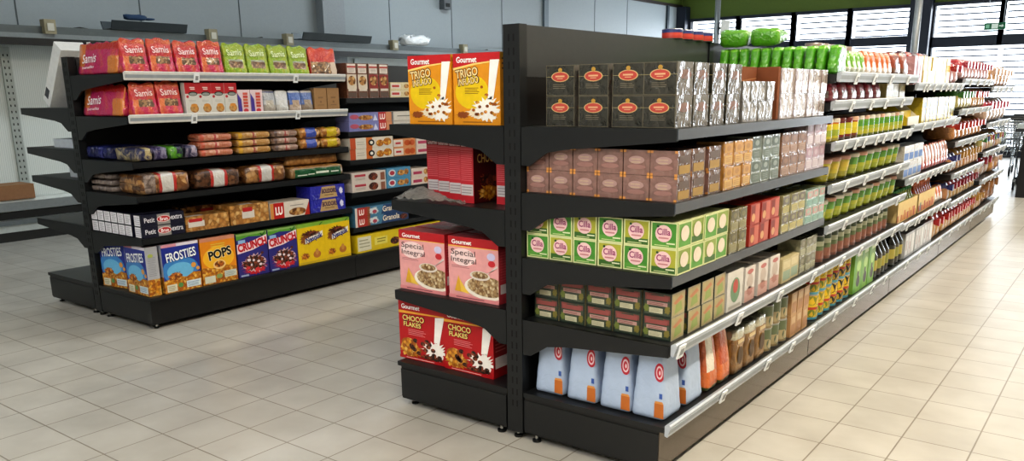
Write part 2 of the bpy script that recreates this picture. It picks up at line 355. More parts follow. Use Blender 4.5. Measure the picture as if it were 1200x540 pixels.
e = MB(); e.box(-.172, -.462, .15, -.005, .462, .155, M('#94704f', .8)); e.box(.005, -.462, .15, .172, .462, .155, M('#94704f', .8)); obj('flap', e, q)
q = thing('wall_sensor', 'small dark grey sensor box high on the panelled wall', 'sensor', (X0, 8.95, 2.97))
e = MB(); e.box(0, -.09, -.02, .12, .09, .2, M('#5b6064', .5)); obj('housing', e, q); e = MB(); e.box(.12, -.05, .02, .13, .05, .08, M('#26282a', .2)); obj('lens', e, q)

# ------------------------------------------------------------------ gondolas
BLK = M('#1b1d1f', .38, .0, 0, 0, 60, .5, .1); BLK2 = M('#131415', .32); PNL = M('#3a3c3e', .32, var=.08); DARK = M('#060606', .7); LIP = M('#474c53', .4, .1, .2); KICK = M('#6b6156', .16, .6) 
RAIL = M('#b6bdc6', .35, .2); RAILL = M('#d3d3d0', .4); LBL = M('#e8ecf0', .5); LBLG = M('#98a0a8', .5); FOOT = M('#b9b9b6', .25, .9)
def bracket_mb(dep, y0, y1, z):
    b = MB(); b.prism([(.045, z), (dep-.005, z), (dep-.005, z-.044), (.26, z-.085), (.17, z-.10), (.085, z-.155), (.045, z-.155)], y0, y1, 'y', BLK); return b
def flip(b):
    b.v = [(-x, y, z) for x, y, z in b.v]; b.f = [tuple(reversed(f)) for f in b.f]; return b
def gondola(name, label, gx, joints, right, left, H=1.752):
    t = thing(name, label, 'shelving', (gx, 0, 0))
    for y in joints:
        y0, y1 = (y, y+.05) if y == 0 else ((y-.05, y) if y == joints[-1] else (y-.025, y+.025))
        e = MB(); e.box(-.041, y0, .03, .041, y1, H, BLK)
        if y == 0:
            for j in range(30):
                z = .15+j*.053
                for s in (-.012, .012): e.box(s-.003, -.0012, z, s+.003, .001, z+.028, DARK)
        u = obj('upright', e, t)
        for fx in (-.095, 0, .1):
            e = MB(); e.lathe([(.02, .0), (.02, .01), (.008, .014), (.008, .05)], [BLK2, BLK2, FOOT], 12, (fx, (y0+y1)/2, 0)); obj('levelling_foot', e, u)
    for i, (a, b) in enumerate(zip(joints[:-1], joints[1:])):
        e = MB(); e.box(-.03, a+.06 if a == 0 else a+.03, .2, .03, b-.03, 1.55, BLK2); obj('back_panel', e, t)
        e = MB(); e.box(-.033, a+.058 if a == 0 else a+.028, 1.55, .033, b-.03, H-.002, PNL); obj('top_panel', e, t)
        for s in (1, -1):
            # plinth and base deck
            e = MB(); e.box(.05, a+.004, .035, .70, b-.004, .2, BLK2); e.box(.05, a+.0005, .045, .70, a+.004, .188, BLK)
            if gx == 0 and s > 0: e.box(.70, a+.006, .035, .702, b-.006, .2, KICK)
            obj('plinth', flip(e) if s < 0 else e, t)
            e = MB(); e.box(.045, a+.002, .2, .722, b-.002, .2215, BLK); dk = obj('base_deck', flip(e) if s < 0 else e, t)
            if i == 0:
                e = MB(); e.lathe([(.018, .0), (.018, .008), (.008, .012), (.008, .04)], [BLK2, BLK2, FOOT], 12, (s*.66, a+.05, 0)); obj('levelling_foot', e, dk)
            sh = (right if s > 0 else left)[i]
            for z, dep, rail in sh:
                isb = z < .3
                if isb: par = dk
                else:
                    e = MB(); e.box(.045, a+.004, z-.022, dep-.012, b-.004, z, BLK); e.box(dep-.012, a+.004, z-.038, dep, b-.004, z-.0, LIP if (not rail and gx == 0 and s > 0) else BLK)
                    par = obj('shelf', flip(e) if s < 0 else e, t)
                    for ya, yb in ((a+.001, a+.013), (b-.013, b-.001)):
                        e = bracket_mb(dep, ya, yb, z); obj('bracket', flip(e) if s < 0 else e, par)
                if rail:
                    d0 = .722 if isb else dep
                    mt = RAILL if rail == 2 else RAIL
                    e = MB(); e.prism([(d0, z-.036), (d0+.012, z-.04), (d0+.026, z+.008), (d0+.02, z+.014), (d0, z+.006)], a+.008, b-.008, 'y', mt)
                    e.prism([(d0+.0155, z-.026), (d0+.0175, z-.026), (d0+.0235, z-.006), (d0+.0215, z-.006)], a+.01, b-.01, 'y', LBLG)
                    obj('price_rail', flip(e) if s < 0 else e, par)
                    n = {1: 4, 2: 2, 3: 8}[rail]; rr = random.Random(int(z*100)+i)
                    for k in range(n):
                        y = a+.08+(b-a-.16)*(k+.5)/n+rr.uniform(-.05, .05)
                        if rail == 1 and i == 0: y = a+[.05, .62, 1.12, 1.62][k] if not isb else a+[.52, 1.05, 1.4, 1.7][k]
                        wdt = .05 if rail == 1 else .04
                        e = MB(); e.prism([(d0+.013, z-.05), (d0+.019, z-.052), (d0+.034, z+.002), (d0+.028, z+.004)], y-wdt/2, y+wdt/2, 'y', LBL)
                        e.prism([(d0+.0235, z-.038), (d0+.0245, z-.038), (d0+.0315, z-.012), (d0+.0305, z-.012)], y-wdt/2+.01, y+wdt/2-.01, 'y', M('#8f9295', .5))
                        obj('price_label', flip(e) if s < 0 else e, par)
    return t
D = .735
right = [
 [(1.357, D, 0), (1.092, D, 0), (.82, D, 0), (.552, D, 1), (.222, D, 1)],
 [(1.565, D, 1), (1.42, D-.02, 1), (1.21, D, 3), (.985, D, 1), (.765, D, 1), (.552, D, 1), (.222, D, 1)],
 [(1.515, D, 3), (1.235, D, 1), (.86, D, 3), (.535, D, 3), (.222, D, 1)],
 [(1.555, D, 1), (1.30, D, 1), (1.03, D, 1), (.75, D, 1), (.495, D, 1), (.222, D, 1)],
 [(1.49, D, 1), (1.13, D, 1), (.835, D, 1), (.55, D, 1), (.222, D, 1)]]
lf = [(1.357, .705, 0), (1.012, .715, 0), (.58, .72, 0)]
gondola('gondola_shelving', 'near black double-sided shelving with tea, tubs and bread on aisle side', 0, [0, 1.81, 3.62, 5.4, 7.05, 8.65], right, [lf]*5)
LXG = -3.682
lright = [[(1.632, .70, 2), (1.372, .70, 2), (1.092, .70, 0), (.877, .70, 0), (.607, .70, 0), (.222, .70, 0)],
          [(1.465, .70, 0), (1.205, .70, 0), (.982, .70, 0), (.722, .70, 0), (.437, .70, 0), (.222, .70, 0)],
          [(1.465, .70, 0), (1.205, .70, 0), (.982, .70, 0), (.722, .70, 0), (.437, .70, 0), (.222, .70, 0)]]
ll = [(1.425, .76, 0), (1.148, .755, 0), (.945, .745, 0), (.63, .765, 0)]
gondola('gondola_shelving', 'far left black double-sided shelving with biscuits and cereals, back shelves empty', LXG, [0, 1.79, 3.58, 5.37], lright, [ll]*3)
# loose white things on the empty side of the left gondola
q = thing('white_board', 'white folded display board leaning outward over empty top shelf', 'board', (-3.845, .16, 1.426))
WB = M('#d6d8d8', .6)
RB = Matrix.Rotation(.63, 3, 'Y'); PV = (-.2, 0, 0)
e = MB(); e.box(-.30, -.13, 0, -.2, .06, .46, WB, RB, PV); obj('front_board', e, q, (.0, 0, .0015))
e = MB(); e.box(-.29, -.1315, .04, -.24, -.1305, .11, M('#4a4d52', .7), RB, PV); obj('print_panel', e, q, (0, 0, .0015))
q = thing('paper_sheets', 'white paper sheets standing upright atop the left gondola spine', 'paper', (-3.64, .20, 1.633))
for k in range(3):
    e = MB(); e.box(-.0+.055*k, -.06, 0, .045+.055*k, -.056, .215-.01*k, M('#d3d6d6', .7)); obj('sheet', e, q, (0, .02*k, 0))
q = thing('white_carton', 'flat white carton on second shelf of empty left side', 'box', (-4.03, .2, 1.149))
e = MB(); e.box(-.19, -.1, 0, .19, .1, .06, M('#ccd3dc', .5)); obj('carton', e, q)
q = thing('white_carton', 'short white carton on third shelf of empty left side', 'box', (-3.92, .2, .946))
e = MB(); e.box(-.12, -.1, 0, .12, .1, .07, M('#ccd3dc', .5)); obj('carton', e, q)

# ------------------------------------------------------------------ far right: nested trolleys and a checkout counter
def trolley(x, y, rz, label):
    t = thing('shopping_trolley', label, 'trolley', (x, y, 0), rz, 'parked shopping trolleys')
    CH = M('#aeb4b8', .22, .85); b = MB()
    top = [(-.27, -.42, 1.0), (.27, -.42, 1.0), (.24, .42, .92), (-.24, .42, .92)]; bot = [(-.21, -.36, .5), (.21, -.36, .5), (.18, .36, .58), (-.18, .36, .58)]
    for ring in (top, bot):
        for i in range(4): b.tube(ring[i], ring[(i+1) % 4], .012, CH, 5)
    for i in range(4):
        for k in range(9):
            f = k/9; P = Vector(top[i]).lerp(Vector(top[(i+1) % 4]), f); Q = Vector(bot[i]).lerp(Vector(bot[(i+1) % 4]), f); b.tube(P, Q, .0065, CH, 4)
        for k in (1, 2, 3):
            f = k/4; b.tube(Vector(top[i]).lerp(Vector(bot[i]), f), Vector(top[(i+1) % 4]).lerp(Vector(bot[(i+1) % 4]), f), .0065, CH, 4)
    for k in range(1, 8):
        f = k/8; b.tube(Vector(bot[0]).lerp(Vector(bot[1]), f), Vector(bot[3]).lerp(Vector(bot[2]), f), .0065, CH, 4)
    obj('basket', b, t)
    b = MB(); b.tube((-.29, -.5, 1.04), (.29, -.5, 1.04), .018, M('#3a3d40', .5), 8); obj('handle', b, t)
    b = MB()
    for s in (-1, 1):
        b.tube((s*.28, -.5, 1.04), (s*.24, -.34, .5), .012, CH, 6); b.tube((s*.24, -.34, .5), (s*.25, .44, .16), .012, CH, 6); b.tube((s*.25, -.42, .16), (s*.25, .44, .16), .012, CH, 6); b.tube((s*.24, -.34, .5), (s*.25, -.42, .16), .012, CH, 6)
    obj('chassis', b, t)
    for s in (-1, 1):
        for yy in (-.4, .42):
            b = MB(); b.prism([(yy+.06*math.cos(2*PI*i/14), .06+.06*math.sin(2*PI*i/14)) for i in range(14)], s*.25-.014, s*.25+.014, 'x', M('#2a2a2b', .6)); b.box(s*.25-.02, yy-.012, .06, s*.25+.02, yy+.012, .16, CH); obj('caster_wheel', b, t)
for k in range(3): trolley(.28+.09*k, 12.1+1.12*k, .06, 'silver wire shopping trolley beyond the bread shelves, %s in line' % ORD[k+1])
t = thing('checkout_counter', 'black checkout counter at right edge beyond the bread shelves', 'counter', (.70, 11.0, 0))
e = MB(); e.box(.0, -.3, 0, .9, 1.2, .9, M('#17181b', .4)); obj('cabinet', e, t)
e = MB(); e.box(-.1, -.34, .9, .94, 1.24, .94, M('#2e3237', .35)); obj('counter_top', e, t)
q = thing('card_terminal', 'small pale payment terminal on the checkout counter corner', 'terminal', (.68, 10.85, .941))
e = MB(); e.box(-.07, -.1, 0, .07, .1, .06, M('#b7c2c6', .5)); obj('casing', e, q); e = MB(); e.box(-.05, .0, .06, .05, .08, .064, M('#2d3a40', .3)); obj('screen', e, q)

# ------------------------------------------------------------------ light
wd = bpy.data.worlds.new('world'); bpy.context.scene.world = wd; wd.use_nodes = True
nt = wd.node_tree; bg = nt.nodes['Background']; sky = nt.nodes.new('ShaderNodeTexSky'); sky.sky_type = 'HOSEK_WILKIE'; sky.turbidity = 6; sky.sun_direction = (.5, .5, .7)
mx = nt.nodes.new('ShaderNodeMix'); mx.data_type = 'RGBA'; mx.inputs[0].default_value = .85; mx.inputs[7].default_value = (.92, .96, 1, 1)
nt.links.new(sky.outputs[0], mx.inputs[6]); nt.links.new(mx.outputs[2], bg.inputs[0]); bg.inputs[1].default_value = 4.5
def area(name, loc, rot, sx, sy, power, col, spread=PI):
    l = bpy.data.lights.new(name, 'AREA'); l.shape = 'RECTANGLE'; l.size = sx; l.size_y = sy; l.energy = power; l.color = col; l.spread = spread
    o = bpy.data.objects.new(name, l); COL.objects.link(o); o.location = loc; o.rotation_euler = rot; return o
area('window_light', (-2, Y1-.15, 1.9), (PI/2, 0, PI), 14, 2.6, 420, (.86, .93, 1))
WARM = (1, .89, .72)
for y in (-2.5, 1.5, 5.5, 9.5): area('ceiling_and_fill_lamp', (2.6, y, ZC-.03), (0, 0, 0), .3, 2.6, 128, WARM)
for y in (-3, 2.5, 8): area('ceiling_and_fill_lamp', (-1.9, y, ZC-.03), (0, 0, 0), .3, 2.2, 32, (.80, .90, 1))
for y in (-3, 2.5, 8): area('ceiling_and_fill_lamp', (-5.9, y, ZC-.03), (0, 0, 0), .3, 2.2, {-3: 16, 2.5: 36, 8: 70}[y], (.86, .95, 1))
area('ceiling_and_fill_lamp', (1.0, -5.0, 3.9), (math.radians(48), 0, 0), 5, 1.2, 120, (.98, .97, .95))  # added fill light behind the camera, brightens the near shelving ends
sc = bpy.context.scene; sc.view_settings.view_transform = 'Standard'; sc.view_settings.look = 'Medium High Contrast'; sc.view_settings.exposure = .2; sc.view_settings.gamma = 1
sc.cycles.max_bounces = 6; sc.cycles.use_denoising = True
# ------------------------------------------------------------------ goods: printed cartons, pouches, tubs, tins
def C(x): return CARD(x) if isinstance(x, str) else x
def carton(w, d, h, col, decor=(), mat=CARD, **faces):
    b = MB(); b.body(w, d, h, mat(col) if isinstance(col, str) else col, **{k: (mat(v) if isinstance(v, str) else v) for k, v in faces.items()})
    # folded edge lines and a glued top flap give the carton its own thickness
    for k, q in enumerate(decor):
        t, fc = q[0], q[1]
        if t == 'r': b.rect(fc, *q[2:6], C(q[6]), q[7] if len(q) > 7 else 1)
        elif t == 'e': b.ell(fc, *q[2:6], C(q[6]), q[7] if len(q) > 7 else 2)
        elif t == 't': b.txt(fc, q[2], *q[3:7], C(q[7]), q[8] if len(q) > 8 else 4, q[9] if len(q) > 9 else 0, q[10] if len(q) > 10 else .015)
        elif t == 'p': b.poly(fc, q[2], C(q[3]), q[4] if len(q) > 4 else 1)
        elif t == 's': b.splash(fc, *q[2:6], C(q[6]), q[7] if len(q) > 7 else 3, 40, k+1)
    return b
def frame(fc, col, t=.03, lay=1):
    return [('r', fc, 0, 0, 1, t, col, lay), ('r', fc, 0, 1-t, 1, 1, col, lay), ('r', fc, 0, t, t, 1-t, col, lay), ('r', fc, 1-t, t, 1, 1-t, col, lay)]
def lines(fc, u0, u1, v0, v1, n, col, lay=2, rag=.25):
    r = random.Random(n*7+int(100*u0)); st = (v1-v0)/n
    return [('r', fc, u0, v1-(i+.7)*st, u1-(u1-u0)*r.uniform(0, rag), v1-(i+.35)*st, col, lay) for i in range(n)]
FLAKE = VOR(['#e0912c', '#c9701c', '#f0b455', '#8f4a14'], 70); FLAKEL = VOR(['#cdb489', '#b39468', '#e0cfaa', '#8e6c46'], 75)
CHOC = VOR(['#4a2416', '#6d3520', '#a05030', '#2c140c'], 80); GOLDF = VOR(['#e8a52e', '#d08a1c', '#f4c765', '#b86a14'], 60); NUT = VOR(['#a8835a', '#7c5a3a', '#c9a77c', '#5f4630'], 60)
BISC = VOR(['#d09a52', '#b87c38', '#e0b673', '#8a5524'], 45); COOK = VOR(['#c49050', '#9a6630', '#dcb478', '#6d431f'], 38)
def P(name, cat, b, parts=()): return Proto(name, cat, b, parts)

def cereal(kind):
    if kind == 'wheat':
        d = [('r', 'front', 0, .9, 1, 1, '#c2242a'), ('p', 'front', [(0, .8), (.45, .86), (1, .895), (1, .9), (0, .9)], '#c2242a'), ('p', 'front', [(0, .77), (.5, .84), (1, .88), (1, .895), (.45, .86), (0, .8)], '#f3d27c', 1),
             ('e', 'front', .4, .46, .36, .24, '#e4c315', 1),
             ('t', 'front', 'Gourmet', .08, .87, .52, .955, '#ffffff', 4, 0, .025), ('t', 'front', 'TRIGO', .05, .66, .55, .80, '#4d250c', 4, .12, .07), ('t', 'front', 'TRIGO', .06, .67, .54, .79, '#f0d69b', 6, .12, .022),
             ('t', 'front', 'INFLADO', .10, .56, .57, .67, '#4d250c', 4, .12, .07), ('t', 'front', 'INFLADO', .115, .568, .555, .662, '#f0d69b', 6, .12, .022)]
        d += lines('front', .25, .6, .43, .53, 4, '#8a6512') + [('p', 'front', [(.80, .9), (.99, .9), (.86, .36), (.74, .36)], '#f4f2ee', 3), ('s', 'front', .72, .22, .34, .19, '#f2efe8', 3), ('s', 'front', .62, .16, .4, .1, '#e8dcc4', 2), ('s', 'front', .2, .14, .15, .06, '#8f4a1c', 4)]
        rr = random.Random(4)
        d += [('e', 'front', .5+rr.uniform(-.1, .45), .13+rr.uniform(0, .2), .035, .022, FLAKE, 6) for _ in range(14)] + [('e', 'front', .72, .42, .04, .02, FLAKE, 6), ('e', 'front', .62, .53, .03, .02, FLAKE, 6)]
        d += lines('front', .2, .95, .02, .06, 1, '#a0661a') + [('r', 'right', 0, .9, 1, 1, '#b8871e')] + lines('right', .15, .85, .75, .95, 3, '#6d3f10') + [('r', 'top', 0, 0, 1, 1, '#a72a25')]
        b = carton(.255, .08, .295, '#dd941f', d)
    elif kind == 'special':
        d = [('r', 'front', 0, .86, 1, 1, '#b51f28'), ('p', 'front', [(0, .835), (1, .85), (1, .86), (0, .86)], '#e7b45a', 1), ('t', 'front', 'Gourmet', .08, .885, .48, .955, '#ffffff', 4, 0, .025), ('e', 'front', .3, .68, .26, .14, '#f1d3d2', 1),
             ('t', 'front', 'Special', .06, .68, .55, .80, '#4c3a3c', 4, -.02, 0), ('t', 'front', 'Integral', .06, .57, .57, .68, '#4c3a3c', 4, -.02, 0), ('e', 'front', .86, .74, .08, .06, '#c9c3e2', 2), ('e', 'front', .87, .63, .07, .05, '#c4303a', 2)]
        d += lines('front', .06, .5, .50, .55, 2, '#a87278') + [('p', 'front', [(.12, .12), (.20, .38), (.26, .22), (.36, .11)], '#d9a62e', 3), ('p', 'front', [(.25, .12), (.22, .33), (.34, .18), (.42, .1)], '#e8c04e', 4),
             ('e', 'front', .78, .23, .46, .185, '#ece4d6', 3), ('e', 'front', .80, .255, .42, .16, FLAKEL, 5), ('p', 'front', [(.74, .45), (.80, .47), (.98, .62), (.99, .585)], '#d9d0cb', 5), ('e', 'front', .64, .42, .2, .075, '#d8cfc6', 6), ('e', 'front', .64, .43, .165, .055, FLAKEL, 7), ('r', 'front', 0, 0, 1, .06, '#dd8f92', 7)]
        d += lines('front', .15, .9, .015, .05, 1, '#8a4e58', 8) + [('r', 'right', 0, .86, 1, 1, '#a51d25')] + lines('right', .12, .88, .36, .83, 11, '#c9545c') + [('r', 'right', .1, .16, .95, .31, '#d8cfd0', 3)] + lines('left', .12, .88, .2, .83, 11, '#c9545c')
        b = carton(.29, .10, .285, '#dfa0a0', d, right='#b23a44', left='#b23a44', top='#b0323c')
    elif kind == 'choco':
        d = [('r', 'front', 0, .9, 1, 1, '#a8161d'), ('p', 'front', [(0, .765), (1, .80), (1, .815), (0, .81)], '#e9a93a', 2), ('t', 'front', 'Gourmet', .07, .845, .47, .925, '#ffffff', 4, 0, .025),
             ('t', 'front', 'CHOCO', .08, .64, .57, .755, '#3a140a', 4, 0, .07), ('t', 'front', 'CHOCO', .09, .65, .56, .745, '#efd37e', 6, 0, .025), ('t', 'front', 'FLAKES', .10, .545, .5, .64, '#3a140a', 4, 0, .07), ('t', 'front', 'FLAKES', .11, .553, .49, .632, '#efd37e', 6, 0, .025)]
        d += lines('front', .2, .6, .41, .52, 4, '#d8868a') + [('s', 'front', .24, .17, .3, .18, GOLDF, 2), ('e', 'front', .2, .27, .16, .09, GOLDF, 3), ('p', 'front', [(.80, .78), (.99, .80), (.88, .36), (.76, .36)], '#f1ece8', 4), ('s', 'front', .78, .22, .3, .17, '#efe9e4', 4), ('r', 'front', 0, 0, 1, .05, '#b0161e', 7)]
        rr = random.Random(9)
        d += [('e', 'front', .36+rr.uniform(-.1, .58), .1+rr.uniform(0, .27), .05, .035, CHOC, 6) for _ in range(13)] + lines('front', .15, .95, .012, .04, 1, '#f0c8c4', 8) + [('s', 'front', .7, .09, .32, .05, CHOC, 6)]
        d += [('r', 'right', 0, .8, 1, .82, '#e08a7a')] + lines('right', .12, .9, .4, .78, 7, '#c96a66') + [('r', 'right', .1, .15, .95, .33, '#cfc3c0', 3)]
        b = carton(.295, .11, .30, '#b3121b', d, right='#8e1218', left='#8e1218', top='#8e1a20')
    elif kind == 'frost':
        d = [('r', 'front', 0, .94, 1, 1, '#d9d2dc'), ('r', 'front', 0, .94, .4, 1, '#cf8f9d', 2), ('e', 'front', .45, .45, .5, .26, '#3f83c4', 1), ('e', 'front', .45, .42, .36, .18, '#6db4dc', 2),
             ('p', 'front', [(0, 0), (1, 0), (1, .34), (.8, .36), (.6, .28), (.35, .33), (0, .26)], GOLDF, 3), ('e', 'front', .82, .50, .07, .055, '#d99a4a', 4), ('e', 'front', .93, .42, .05, .04, '#d99a4a', 4), ('s', 'front', .3, .33, .24, .1, FLAKE, 4),
             ('t', 'front', 'FROSTIES', .09, .65, .92, .86, '#22308a', 5, .1, .06), ('t', 'front', 'FROSTIES', .10, .66, .91, .85, '#eef2fa', 7, .1, .02),
             ('r', 'front', .05, .02, .32, .17, '#d8d5c2', 5), ('r', 'front', .58, .05, .97, .19, '#cfdbe0', 5), ('e', 'front', .42, .13, .07, .05, '#5b8a4e', 5)]
        d += lines('front', .61, .94, .07, .17, 3, '#6b8db0', 7) + lines('front', .08, .29, .04, .15, 3, '#98946d', 7)
        for sd in ('right', 'left'):
            d += [('r', sd, 0, .34, 1, 1, '#a9abb2')] + lines(sd, .15, .85, .4, .8, 12, '#8d9098') + [('e', sd, .4, .82, .22, .04, '#a5b05c'), ('r', sd, 0, 0, 1, .34, GOLDF, 1)]
        b = carton(.27, .085, .325, '#25348f', d, right='#a9abb2', left='#a9abb2', top='#b9a7ae')
    elif kind == 'pops':
        d = [('r', 'front', 0, .92, 1, 1, '#c98a70'), ('e', 'front', .5, .55, .45, .25, '#ecb52c', 1), ('p', 'front', [(0, 0), (1, 0), (1, .3), (.7, .37), (.4, .33), (0, .38)], GOLDF, 2), ('t', 'front', 'POPS', .2, .53, .88, .75, '#f4e7b8', 4, .13, .08), ('t', 'front', 'POPS', .21, .54, .87, .74, '#17110c', 6, .13, .035),
             ('e', 'front', .5, .4, .18, .1, '#e9c487', 4), ('e', 'front', .5, .41, .14, .07, FLAKE, 5), ('r', 'front', .05, .03, .35, .18, '#cfd0bf', 5), ('r', 'front', .62, .1, .97, .24, '#c9cfc4', 5), ('e', 'front', .47, .15, .09, .05, '#8a9a58', 5)]
        d += lines('front', .3, .75, .78, .87, 2, '#d8c14a') + lines('front', .65, .94, .12, .22, 3, '#8d98a0', 7)
        b = carton(.275, .085, .325, '#dd8a1e', d, right='#c8761a', left='#c8761a', top='#c08468')
    elif kind == 'crunch':
        d = [('p', 'front', [(0, .86), (.4, .92), (1, .88), (1, 1), (0, 1)], '#5b9a35'), ('r', 'front', 0, .955, 1, 1, '#88ae62', 2), ('r', 'front', .05, .78, .28, .86, '#8fb4dc', 2), ('p', 'front', [(0, .55), (.5, .60), (1, .72), (1, .91), (.7, .85), (.4, .78), (0, .77)], '#ecd6de', 2),
             ('t', 'front', 'CRUNCH', .02, .63, .98, .82, '#c01e2a', 5, .13, .05), ('s', 'front', .52, .27, .47, .26, '#7c2a6a', 2), ('s', 'front', .55, .14, .42, .14, '#c22430', 3), ('s', 'front', .52, .30, .5, .25, '#cfb0b8', 4), ('s', 'front', .52, .30, .46, .22, CHOC, 5), ('e', 'front', .3, .2, .07, .04, '#c9343c', 7), ('e', 'front', .5, .36, .04, .03, '#e9dbe0', 7), ('e', 'front', .72, .24, .05, .03, '#e9dbe0', 7), ('e', 'front', .42, .26, .03, .03, '#e9dbe0', 7), ('e', 'front', .8, .5, .05, .03, '#5a2a20', 5), ('e', 'front', .6, .13, .08, .05, '#d8383c', 7), ('e', 'front', .35, .38, .06, .035, '#e9dbe0', 7), ('e', 'front', .66, .32, .05, .03, '#e9dbe0', 7), ('r', 'front', .05, .02, .3, .06, '#a1b0cf', 7)]
        d += [('p', 'front', [(.82, .89), (.86, .89), (.97, .985), (.93, .985)], '#1f4a1a', 4), ('p', 'front', [(.77, .955), (.80, .965), (.86, .9), (.83, .89)], '#1f4a1a', 4)]
        b = carton(.258, .08, .315, '#33307e', d, right='#3a2f74', left='#3a2f74', top='#6b9a48')
    else:
        d = [('r', 'front', 0, .92, 1, 1, '#7ea83a'), ('p', 'front', [(0, .9), (.6, .915), (1, .92), (0, .92)], '#9cbf52', 1), ('s', 'front', .5, .72, .42, .12, '#5a2c16', 2), ('s', 'front', .32, .6, .26, .14, '#8a5426', 2), ('s', 'front', .55, .74, .3, .07, CHOC, 4), ('p', 'front', [(.27, .50), (.93, .66), (.93, .78), (.27, .62)], '#e8e4da', 4),
             ('t', 'front', 'Nesquik', .30, .53, .92, .70, '#1d2f80', 6, .2, .03), ('e', 'front', .68, .21, .14, .09, '#b0702e', 3), ('e', 'front', .68, .27, .06, .08, '#c08a44', 4), ('s', 'front', .25, .2, .18, .1, FLAKE, 3), ('r', 'front', .02, .02, .98, .06, '#c5aa28', 3)]
        d += [('p', 'front', [(.80, .92), (.84, .92), (.96, .99), (.92, .99)], '#1f4a1a', 4)]
        b = carton(.262, .08, .315, '#dcbb12', d, right='#c9aa20', left='#c9aa20', top='#7ea83a')
    return P('cereal_box', 'cereal box', b)
CER = {k: cereal(k) for k in ('wheat', 'special', 'choco', 'frost', 'pops', 'crunch', 'nesq')}
d = [('r', 'front', 0, .86, 1, 1, '#7d151b'), ('t', 'front', 'Gourmet', .1, .87, .9, .94, '#f0dcdc', 3)] + lines('front', .06, .94, .34, .84, 16, '#d36a72', 2, .1) + [('r', 'front', .04, .12, .96, .29, '#c9c3c4', 2), ('r', 'front', 0, .82, 1, .86, '#c45058', 1)] + lines('front', .1, .9, .14, .27, 3, '#9a8f92', 4)
d += [('s', 'right', .5, .15, .42, .14, GOLDF), ('s', 'right', .5, .35, .38, .12, CHOC), ('t', 'right', 'CHOCO', .12, .62, .8, .76, '#efd37e', 4), ('t', 'right', 'Gourmet', .1, .86, .5, .93, '#ffffff', 4)]
RED_SPINE = P('cereal_box', 'cereal box', carton(.08, .2, .285, '#bb2a36', d, right='#4d0c10'))  # right side painted darker for the shade between neighbouring boxes

# tea, dark film-wrapped
def tea_dark():
    d = frame('left', '#5a5546', .025) + [('e', 'left', .5, .62, .31, .17, '#cbb27e', 2), ('e', 'left', .5, .62, .28, .145, '#b5453c', 3), ('e', 'left', .5, .84, .07, .07, '#b58f3c', 2), ('r', 'left', .34, .61, .66, .66, '#d9b08a', 5), ('r', 'left', .4, .55, .6, .575, '#d9b08a', 5)] + lines('left', .25, .75, .22, .4, 3, '#6d6655') + [('r', 'left', 0, .615, .19, .625, '#a79a6c', 2), ('r', 'left', .81, .615, 1, .625, '#a79a6c', 2)]
    d += [('e', 'front', .5, .62, .38, .15, WRAPF('#775a54'), 2), ('r', 'front', .1, .1, .9, .35, WRAPF('#66615c'), 2)]
    return P('tea_box', 'tea box', carton(.13, .134, .116, '#33322c', d, WRAPF, front='#625e59', right='#4a4843'))  # front greyed to paint in the glare on dark film
TEA_D = tea_dark()
SILV = P('tea_box', 'tea box', carton(.086, .1, .083, '#7c7975', [('r', 'front', .12, .3, .8, .7, WRAPF('#8d8984'))], WRAPF))
KRAFT = [P('kraft_carton', 'carton', carton(w_, .2, .232, '#7a4526', [('r', 'front', .04, .02, .96, .1, '#935a33'), ('p', 'front', [(.0, .72), (1, .78), (1, .80), (0, .74)], '#a2714a'), ('r', 'front', .1, .5, .6, .58, '#67371c')], lambda c: M(c, .8))) for w_ in (.165, .195)]
KTHIN = P('kraft_carton', 'carton', carton(.026, .3, .232, '#7a4526', [('r', 'left', .05, .3, .9, .36, '#935a33')], lambda c: M(c, .8)))
SLIM = P('tea_box', 'tea box', carton(.102, .11, .113, '#a29691', [('r', 'front', .2, .0, .62, 1, WRAPF('#b5aca8')), ('r', 'front', .0, 0, .09, 1, '#7d5a50', 2)], WRAPF))
d = [('r', 'left', 0, 0, .1, .1, '#c98c4a', 2), ('r', 'left', .9, 0, 1, .1, '#c98c4a', 2), ('r', 'left', 0, .9, .1, 1, '#c98c4a', 2), ('r', 'left', .9, .9, 1, 1, '#c98c4a', 2), ('e', 'left', .5, .6, .3, .16, '#a98a86', 2), ('e', 'left', .5, .32, .35, .1, '#96706a', 2)] + lines('left', .3, .7, .45, .7, 2, '#b9a28a', 3)
d += [('r', 'front', .1, .08, .9, .42, '#9a7b3c', 2), ('r', 'front', .12, .5, .88, .8, '#5c4c45', 2)]
PINK = P('tea_box', 'tea box', carton(.112, .11, .092, '#84655e', d, WRAPF, front='#664e47', right='#75594f'))
def sidebox(w, d, h, base, a, bcol, name='tea_box', cat='tea box', mat=WRAPF):
    return P(name, cat, carton(w, d, h, base, [('r', 'front', .1, .52, .9, .92, a, 2), ('r', 'front', .1, .08, .9, .42, bcol, 2), ('e', 'front', .5, .72, .22, .12, base, 3)] + lines('front', .2, .8, .14, .36, 3, base, 4), mat))
ORNG = sidebox(.095, .12, .097, '#a97a3e', '#b98d4c', '#c9a566'); GRNS = sidebox(.105, .12, .1, '#8d9690', '#4a5950', '#5c6a60')
BRWN = sidebox(.108, .12, .1, '#8d6a55', '#755748', '#a38674'); PURP = sidebox(.096, .12, .12, '#b9a7b0', '#a58594', '#c2b6bb')
